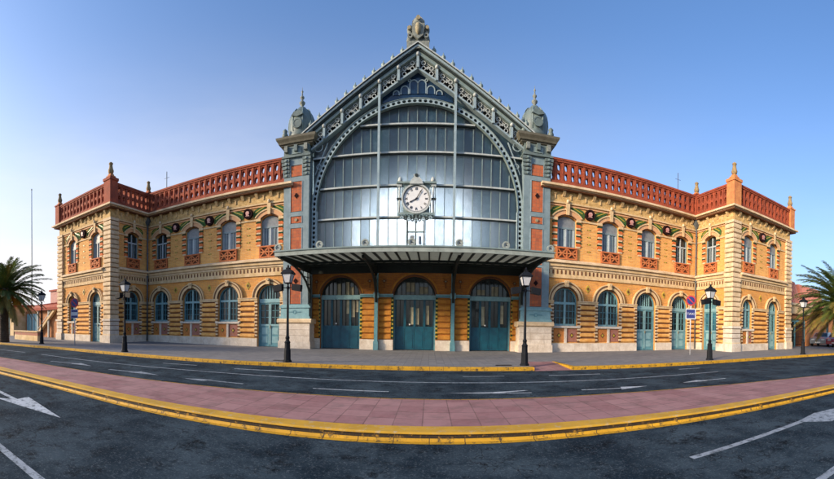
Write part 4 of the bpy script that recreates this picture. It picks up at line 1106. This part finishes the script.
# ------------------------------------------------------------------ signs
def text_mesh(name, s, size, mat, parent, loc, depth=.004):
    c = bpy.data.curves.new(name, 'FONT'); c.body = s; c.size = size; c.align_x = 'CENTER'; c.align_y = 'CENTER'; c.extrude = depth
    t = bpy.data.objects.new('tmp', c); COL.objects.link(t); bpy.context.view_layer.update()
    me = bpy.data.meshes.new_from_object(t.evaluated_get(bpy.context.evaluated_depsgraph_get())); bpy.data.objects.remove(t); me.materials.clear(); me.materials.append(M[mat])
    o = bpy.data.objects.new(name, me); COL.objects.link(o); o.parent = parent; o.location = loc; o.rotation_euler = (PI / 2, 0, 0); return o
def nopark(loc, rz, zc_, r, top, label, rect, txt):
    root = empty('no_parking_sign', loc, rz); tag(root, label, 'traffic sign', 'no parking signs on the pavement')
    p = MB(); p.tube([(0, 0, 0), (0, 0, top)], .032, 'signwhite', 8); p.build('post', root)
    d = MB(); d.disc(0, zc_, r, -.06, -.04, 'signred', 28); d.disc(0, zc_, r * .78, -.066, -.061, 'signblue', 28); d.bar(-r * .55, zc_ + r * .55, r * .55, zc_ - r * .55, r * .2, -.071, -.067, 'signred')
    d.build('disc', root)
    x0, x1, z0, z1 = rect
    b = MB(); b.box(x0, x1, -.06, -.04, z0, z1, 'signwhite'); po = b.build('plate', root)
    q = MB(); e = .05
    if txt:
        q.box(x0 + e, x1 - e, -.066, -.061, z0 + e, z1 - e, 'signblue'); q.build('plate_face', po); text_mesh('lettering', 'TAXI', .19, 'signwhite', po, ((x0 + x1) / 2, -.070, (z0 + z1) / 2))
    else:
        q.box(x0 + .03, x1 - .03, -.066, -.061, z1 - .17, z1 - .03, 'signblue'); q.box(x0 + .03, x1 - .03, -.066, -.061, z0 + .03, z0 + .17, 'signblue'); q.build('plate_face', po)
nopark((-18.3, 12.9, 0), .40, 2.70, .30, 3.0, 'no parking disc over a striped blue and white plate by the left pavilion', (-.27, .27, 1.72, 2.28), False)
nopark((14.75, 15.8, 0), -.60, 3.13, .29, 3.40, 'no parking disc over a blue plate reading TAXI, right of the doors', (-.30, .30, 2.05, 2.66), True)

for x, y, s in ((-4.65, 12.85, 'drain cover beside the lamp post left of the entrance'), (3.65, 13.1, 'drain cover beside the lamp post right of the entrance')):
    d = MB(); d.box(-.3, .3, -.12, .12, .004, .012, 'black'); o = d.build('drain_cover'); o.location = (x, y, 0)
    for k in range(6): pass
    tag(o, s, 'drain cover', 'drain covers in the pavement')

# ------------------------------------------------------------------ palms
def palm(loc, th, rad, label, seed, nfr=95, sweep_=125):
    rnd = random.Random(seed); root = empty('palm_tree', loc); tag(root, label, 'palm tree', 'palm trees at the ends of the pavement')
    t = MB(); prof = []
    z = 0
    while z < th: prof += [(.42 - .08 * z / th + rnd.uniform(-.01, .03), z), (.35 - .05 * z / th, z + .09)]; z += .14
    prof += [(.52, th), (.62, th + .3), (.5, th + .7), (.2, th + .9)]
    t.lathe(prof, 0, 0, 'bark', 14); t.build('trunk', root)
    cr = MB(); zc_ = th + .55
    for i in range(nfr):
        az = rnd.uniform(0, 2 * PI); k = (i + .5) / nfr
        el = math.radians(82 - sweep_ * k + rnd.uniform(-6, 6)); L = rad * rnd.uniform(.85, 1.08) * (.9 if el > 1 else 1)
        h = Vector((math.cos(az), math.sin(az), 0)); p = Vector((0, 0, zc_)) + h * .25; dirv = el; N = 16; pts = []
        droop = math.radians(rnd.uniform(35, 70)) * (1.0 if el > 0 else .6)
        for j in range(N + 1):
            pts.append(p.copy()); e = dirv - droop * (j / N) ** 1.5
            p = p + (h * math.cos(e) + Vector((0, 0, math.sin(e)))) * (L / N)
        old = k > .86; m = 'frond_y' if old or rnd.random() < .12 else 'frond'
        cr.tube([tuple(q) for q in pts], .03, m, 4, .006)
        side = Vector((-math.sin(az), math.cos(az), 0))
        for j in range(2, N * 3):
            u = j / (N * 3); a = u * N; i0 = int(a); f_ = a - i0
            if i0 >= N: break
            q = pts[i0].lerp(pts[i0 + 1], f_); tan = (pts[i0 + 1] - pts[i0]).normalized(); up = side.cross(tan)
            ll = rad * .15 * math.sin(PI * (.12 + .86 * u)) ** .6 + .05
            for s in (-1, 1):
                d = (side * s * .62 + tan * .9 + Vector((0, 0, .12 - .5 * rnd.random() * .6))).normalized() * ll * rnd.uniform(.8, 1.15)
                w = tan * .03; tip = q + d + Vector((0, 0, -.12 * ll))
                md = q + d * .5 + Vector((0, 0, .03))
                cr.add([q - w, q + w, md + w * 1.1, md - w * 1.1, tip], [(0, 1, 2, 3), (3, 2, 4)], m)
    cr.build('crown', root)
    fr_ = MB()
    for i in range(16):
        az = rnd.uniform(0, 2 * PI); h = Vector((math.cos(az), math.sin(az), 0)); b = Vector((0, 0, zc_ - .1)); Lf = rnd.uniform(.7, 1.5)
        pts = [b + h * Lf * u + Vector((0, 0, .35 * math.sin(u * 2.4) - .9 * u * u)) for u in [j / 6 for j in range(7)]]
        fr_.tube([tuple(q) for q in pts], .045, 'fruit', 5, .02)
        for _ in range(14):
            e = pts[-1] + Vector((rnd.uniform(-.2, .2), rnd.uniform(-.2, .2), rnd.uniform(-.35, .1))); fr_.tube([tuple(pts[-2]), tuple(e)], .02, 'fruit', 4, .03)
    fr_.build('fruit_stalks', root)
palm((-23.8, 10.35, 0), 3.25, 3.15, 'tall date palm at the left end of the pavement beside a low wall', 3, 130)
palm((26.2, 11.4, 0), 2.9, 4.2, 'date palm with orange fruit stalks at the right end near parked cars', 11, 210, 112)

# ------------------------------------------------------------------ neighbours on the left
root = empty('annex_building', (-30, 18, 0)); tag(root, 'low brick annex with a sloping red roof left of the station', 'building')
w = MB(); w.box(-6.0, 3.9, 0, 6, 0, 2.7, 'annex'); w.build('wall', root)
w = MB()
for x in (-5.4, -4.1): w.box(x, x + 1.1, -.06, 0, .1, 2.4, 'teal_l'); w.box(x + .52, x + .58, -.08, -.062, .1, 2.4, 'teal')
w.build('door', root)
w = MB(); w.prismx([(-.5, 2.7), (6.4, 3.9), (6.4, 4.2), (-.5, 3.2), (-.55, 2.95)], -3.2, 3.93, 'redroof')
for k in range(24): x = -3.1 + k * .3; w.prismx([(-.5, 3.205), (6.4, 4.205), (6.4, 4.26), (-.5, 3.26)], x - .05, x + .05, 'redroof')
w.build('roof', root)
w = MB(); w.bar(-2.4, .3, 1.6, 3.1, .22, -.35, -.05, 'beige'); w.bar(-2.4, .75, 1.2, 3.25, .05, -.3, -.24, 'ironW'); w.build('stair_string', root)
w = MB()
for x in (-2.4, -.2, 2.2): w.box(x - .08, x + .08, -.3, -.12, 0, 2.69, 'ironW' if x < 0 else 'beige')
w.build('porch_post', root)
root = empty('pink_building', (-42, 30, 0)); tag(root, 'pink plastered building behind the left annex roof', 'building')
w = MB(); w.box(-9, 11.5, 0, 6, 0, 6.6, 'pink'); w.build('wall', root)
w = MB(); w.box(-9.2, 11.7, -.2, 6.2, 6.6, 6.85, 'redroof')
for x in (-2, 1.5, 4.2, 6.1, 8.3, 10.2): w.box(x, x + .35, .4, .8, 6.85, 7.3, 'pink')
w.build('roof', root)
w = MB()
for x in (-6, -2, 2, 6): w.box(x, x + 1.2, -.06, 0, 3.4, 5.2, 'louvre')
w.build('window', root)
root = empty('garden_building', (-42, 14.5, 0)); tag(root, 'long low building with pale blue doors behind the left palm', 'building')
w = MB(); w.box(-16, 6.2, 2, 8, 0, 3.2, 'beige'); w.box(-16.2, 6.4, 1.8, 8.2, 3.2, 3.45, 'redroof'); w.build('wall', root)
for x in (-12, -8, -4.4, -1.2, 1.4, 3.6):
    w = MB(); w.box(x, x + 1.5, 1.93, 2, 0, 2.5, 'teal_l'); w.box(x + .72, x + .78, 1.9, 1.928, .1, 2.4, 'bluedoor'); w.box(x + .1, x + .65, 1.9, 1.928, 1.3, 2.3, 'glass_dk'); w.build('door', root)
w = MB(); w.box(-2.15, 2.15, -.2, .2, 0, .42, 'beige'); w.box(-2.15, 2.15, -.18, .18, .42, .68, 'redpanel'); w.box(-2.2, 2.2, -.25, .25, .68, .78, 'beige')
o = w.build('low_wall'); o.location = (-26.1, 13.4, 0); tag(o, 'low beige wall with a red stripe between the left palm and the pavilion', 'low wall')
w = MB(); w.tube([(0, 0, 0), (.0, 0, 8), (-.05, 0, 17.6)], .09, 'iron', 8, .045); w.lathe([(.02, 17.55), (.09, 17.65), (.02, 17.8)], -.05, 0, 'gold', 8)
o = w.build('flagpole'); o.location = (-38.6, 20.2, 0); tag(o, 'tall thin bare flagpole rising behind the left palm', 'flagpole')

# ------------------------------------------------------------------ neighbours on the right
root = empty('annex_building', (29, 18.2, 0)); tag(root, 'low annex with beige parapet, pink roofs and blue framed gate right of the station', 'building')
w = MB(); w.box(-2.9, -1.9, 0, 5, 0, 3.0, 'annex'); w.box(2.9, 3.4, 0, 5, 0, 3.0, 'annex'); w.box(3.4, 9.6, 1.3, 5, 0, 4.1, 'annex'); w.box(-1.9, 2.9, .9, 5, 0, 2.999, 'annex'); w.box(-1.9, 2.9, 0, .899, 2.6, 3.0, 'annex')
w.build('wall', root)
w = MB(); w.box(-2.92, 3.5, -.15, 5.1, 3.0, 3.12, 'groove'); w.box(-2.92, 3.5, -.1, 5.1, 3.12, 3.9, 'beige'); w.box(-2.92, 3.6, -.25, 5.2, 3.9, 4.1, 'quoin'); w.build('parapet', root)
w = MB()
for q in ([(1.0, 4.1), (4.3, 4.1), (2.7, 6.4), (.2, 6.6)], [(4.4, 4.1), (9.2, 4.1), (8.0, 6.1), (3.5, 6.3)]):
    w.prism(q, 1.35, 5.0, 'pinkroof')
    for k in range(1, 7):
        t = k / 7; b0 = [a + (b - a) * t for a, b in zip(q[0], q[1])]; b1 = [a + (b - a) * t for a, b in zip(q[3], q[2])]; w.bar(b0[0], b0[1], b1[0], b1[1], .06, 1.3, 1.348, 'pink')
w.build('roof', root)
w = MB()
w.box(-1.85, 2.85, .15, .3, 2.35, 2.6, 'teal')
for x in (-1.85, -.4, .9, 2.7): w.box(x, x + .14, .15, .3, 0, 2.35, 'teal')
for k in range(28): x = -1.7 + k * .16; w.box(x, x + .025, .2, .24, .1, 2.35, 'post')
for z in (.15, .9, 1.7): w.box(-1.7, 2.7, .18, .26, z, z + .05, 'post')
w.build('gate', root)
root = empty('brick_building', (39.2, 20.5, 0)); tag(root, 'orange brick building with dark windows behind the parked cars', 'building')
w = MB(); w.box(-.4, 40, 0, 8, 0, 4.4, 'annex'); w.box(-.5, 40.1, -.15, 8.1, 4.4, 4.7, 'beige'); w.build('wall', root)
for x in (.8, 3.2, 5.6, 8, 10.4, 12.8, 16, 19):
    w = MB(); w.box(x, x + 1.1, -.05, 0, 1.0, 3.0, 'glass_dk'); w.box(x - .1, x + 1.2, -.1, 0, .85, 1.0, 'beige'); w.box(x - .1, x + 1.2, -.1, 0, 3.0, 3.2, 'beige'); w.box(x + .52, x + .58, -.07, -.052, 1.0, 3.0, 'teal'); w.build('window', root)

# cars
def car(loc, rz, paint_, label):
    root = empty('parked_car', loc, rz); tag(root, label, 'car', 'cars parked at the right')
    L2, W2 = 2.0, .82
    side = [(-L2, .32), (-L2 - .02, .62), (-L2 + .12, .82), (-1.15, .93), (-.45, 1.36), (.55, 1.40), (1.25, 1.02), (1.92, .95), (2.02, .66), (2.0, .32)]
    b = MB(); low = [(-L2, .30), (-L2 - .03, .60), (-L2 + .08, .80), (-1.15, .92), (1.25, 1.0), (1.94, .93), (2.04, .62), (2.0, .30)]
    b.prism(low[::-1], -W2, W2, paint_)
    cab0 = [(-1.15, .92), (-.45, 1.36), (.6, 1.40), (1.3, 1.0)]
    n = 4; vs = [(x, -W2 + (.02 if z < 1.1 else .16), z) for x, z in cab0] + [(x, W2 - (.02 if z < 1.1 else .16), z) for x, z in cab0]
    b.add(vs, [(3, 2, 1, 0), (4, 5, 6, 7), (0, 1, 5, 4), (1, 2, 6, 5), (2, 3, 7, 6)], paint_)
    b.box(-L2 - .08, -L2 + .02, -W2 + .04, W2 - .04, .30, .52, paint_)
    b.build('body', root)
    g = MB()
    def q(a, c, i0, i1, off):   # glass on sloped faces
        (xa, za), (xc, zc2) = a, c
        ya, yc2 = W2 - .12, W2 - .24
        p0 = Vector((xa, 0, za)); p1 = Vector((xc, 0, zc2)); nrm = Vector((-(zc2 - za), 0, (xc - xa))).normalized() * off
        A_ = p0.lerp(p1, .1) + nrm; B_ = p0.lerp(p1, .9) + nrm
        g.add([(A_.x, -ya, A_.z), (A_.x, ya, A_.z), (B_.x, yc2, B_.z), (B_.x, -yc2, B_.z)], [(0, 1, 2, 3)], 'glass_dk')
    q((-1.15, .92), (-.45, 1.36), 0, 0, .006); q((.6, 1.40), (1.3, 1.0), 0, 0, .006)
    for s in (-1, 1):
        g.add([(-.95, s * (W2 - .03), .97), (1.0, s * (W2 - .03), 1.0), (.52, s * (W2 - .135), 1.33), (-.42, s * (W2 - .135), 1.30)], [(0, 1, 2, 3)], 'glass_dk')
    g.build('glass', root)
    for x in (-1.25, 1.25):
        for s in (-1, 1):
            w_ = MB(); n = 16; w_.prism([(x + .31 * math.cos(2 * PI * i / n), .31 + .31 * math.sin(2 * PI * i / n)) for i in range(n)], s * W2 - .1, s * W2 + .06 * s - (0 if s > 0 else 0), 'tyre'); wo = w_.build('wheel', root)
            r_ = MB(); r_.prism([(x + .19 * math.cos(2 * PI * i / n), .31 + .19 * math.sin(2 * PI * i / n)) for i in range(n)], s * (W2 + .062), s * (W2 + .075), 'silver'); r_.build('rim', wo)
    for s in (-1, 1):
        h = MB(); h.box(-L2 - .05, -L2 + .1, s * .5 - .16, s * .5 + .16, .62, .76, 'lampglass'); h.build('headlight', root)
    n_ = MB(); n_.box(-L2 - .1, -L2 - .081, -.26, .26, .36, .47, 'dial'); n_.build('number_plate', root)
car((34.2, 17.6, 0), .25, 'silver', 'dark silver car parked next to the blue framed gate, farthest of the row')
car((33.8, 15.6, 0), .25, 'maroon', 'dark red car parked between the silver car and the brighter red one')
car((33.4, 13.6, 0), .25, 'redcar', 'bright red car parked under the right palm, cut by the frame')

# ------------------------------------------------------------------ camera: central cylindrical panorama (the photograph is one)
F, PX0, HH = 362.4, 429.9, 329.0; PITCH, ROLL = .0071, -.0143
cd = bpy.data.cameras.new('camera'); cam = bpy.data.objects.new('camera', cd); COL.objects.link(cam); sc.camera = cam
cd.type = 'PANO'; cd.panorama_type = 'CENTRAL_CYLINDRICAL'
cd.central_cylindrical_range_u_min = (0 - PX0) / F; cd.central_cylindrical_range_u_max = (834 - PX0) / F
cd.central_cylindrical_range_v_min = (HH - 479) / F; cd.central_cylindrical_range_v_max = HH / F
cd.central_cylindrical_radius = 1.0
cd.clip_start = .05; cd.clip_end = 3000
c, s = math.cos(ROLL), math.sin(ROLL); R1 = Matrix(((c, 0, -s), (0, 1, 0), (s, 0, c)))
c, s = math.cos(PITCH), math.sin(PITCH); R2 = Matrix(((1, 0, 0), (0, c, -s), (0, s, c)))
Cm = Matrix(((1, 0, 0), (0, 0, 1), (0, -1, 0)))
cam.matrix_world = Matrix.Translation((.9264, 0, 1.4)) @ (Cm @ R2 @ R1).transposed().to_4x4()

# ------------------------------------------------------------------ light
SUN_DIR = Vector((-.86, -.44, .30)).normalized()             # towards the sun
w = bpy.data.worlds.new('World'); sc.world = w; w.use_nodes = True; nt = w.node_tree; nt.nodes.clear()
out = nt.nodes.new('ShaderNodeOutputWorld'); bg = nt.nodes.new('ShaderNodeBackground'); sky = nt.nodes.new('ShaderNodeTexSky')
sky.sky_type = 'NISHITA'; sky.sun_disc = False
sky.sun_elevation = math.asin(SUN_DIR.z); sky.sun_rotation = math.atan2(SUN_DIR.x, SUN_DIR.y)
sky.air_density = 1.0; sky.dust_density = 4.0; sky.ozone_density = 5.5
bg.inputs[1].default_value = .11
tc = nt.nodes.new('ShaderNodeTexCoord')
def vmath(op, a, b=None):
    n = nt.nodes.new('ShaderNodeVectorMath'); n.operation = op; nt.links.new(a, n.inputs[0])
    if b is not None: n.inputs[1].default_value = b
    return n
def smath(op, a, b):
    n = nt.nodes.new('ShaderNodeMath'); n.operation = op
    for i, v in enumerate((a, b)):
        if isinstance(v, bpy.types.NodeSocket): nt.links.new(v, n.inputs[i])
        else: n.inputs[i].default_value = v
    return n.outputs[0]
def mrange(v, a, b, c, d):
    n = nt.nodes.new('ShaderNodeMapRange'); n.interpolation_type = 'SMOOTHSTEP'; nt.links.new(v, n.inputs[0])
    for i, x in enumerate((a, b, c, d)): n.inputs[i + 1].default_value = x
    return n.outputs[0]
g_ = tc.outputs['Generated']; sp_ = nt.nodes.new('ShaderNodeSeparateXYZ'); nt.links.new(g_, sp_.inputs[0])
az = vmath('DOT_PRODUCT', g_, (-.93, .25, -.25)).outputs['Value']
low = mrange(sp_.outputs[2], .02, .70, 1., 0.)
vm = nt.nodes.new('ShaderNodeMapping'); vm.inputs['Scale'].default_value = (1.2, 1.2, 5.); nt.links.new(g_, vm.inputs['Vector'])
wn = noise(nt, vm.outputs[0], 1.6, 6, .6)
veil = smath('MULTIPLY', smath('MULTIPLY', low, mrange(az, -.75, .80, .27, 1.1)), mrange(wn, .3, .75, .8, 1.05))
nt.links.new(_mix(nt, veil, sky.outputs[0], (3.15, 3.1, 3.2)), bg.inputs[0]); nt.links.new(bg.outputs[0], out.inputs[0])
sl = bpy.data.lights.new('sun', 'SUN'); sl.energy = 2.0; sl.angle = math.radians(10); sl.color = (1, .80, .58)
so = bpy.data.objects.new('sun', sl); COL.objects.link(so); so.rotation_euler = (-SUN_DIR).to_track_quat('-Z', 'Y').to_euler()
sc.view_settings.view_transform = 'Standard'; sc.view_settings.look = 'None'; sc.view_settings.exposure = 1.6; sc.view_settings.gamma = 1; sc.view_settings.use_curve_mapping = False
sc.cycles.use_denoising = True
sc.cycles.max_bounces = 5; sc.cycles.diffuse_bounces = 3; sc.cycles.glossy_bounces = 3
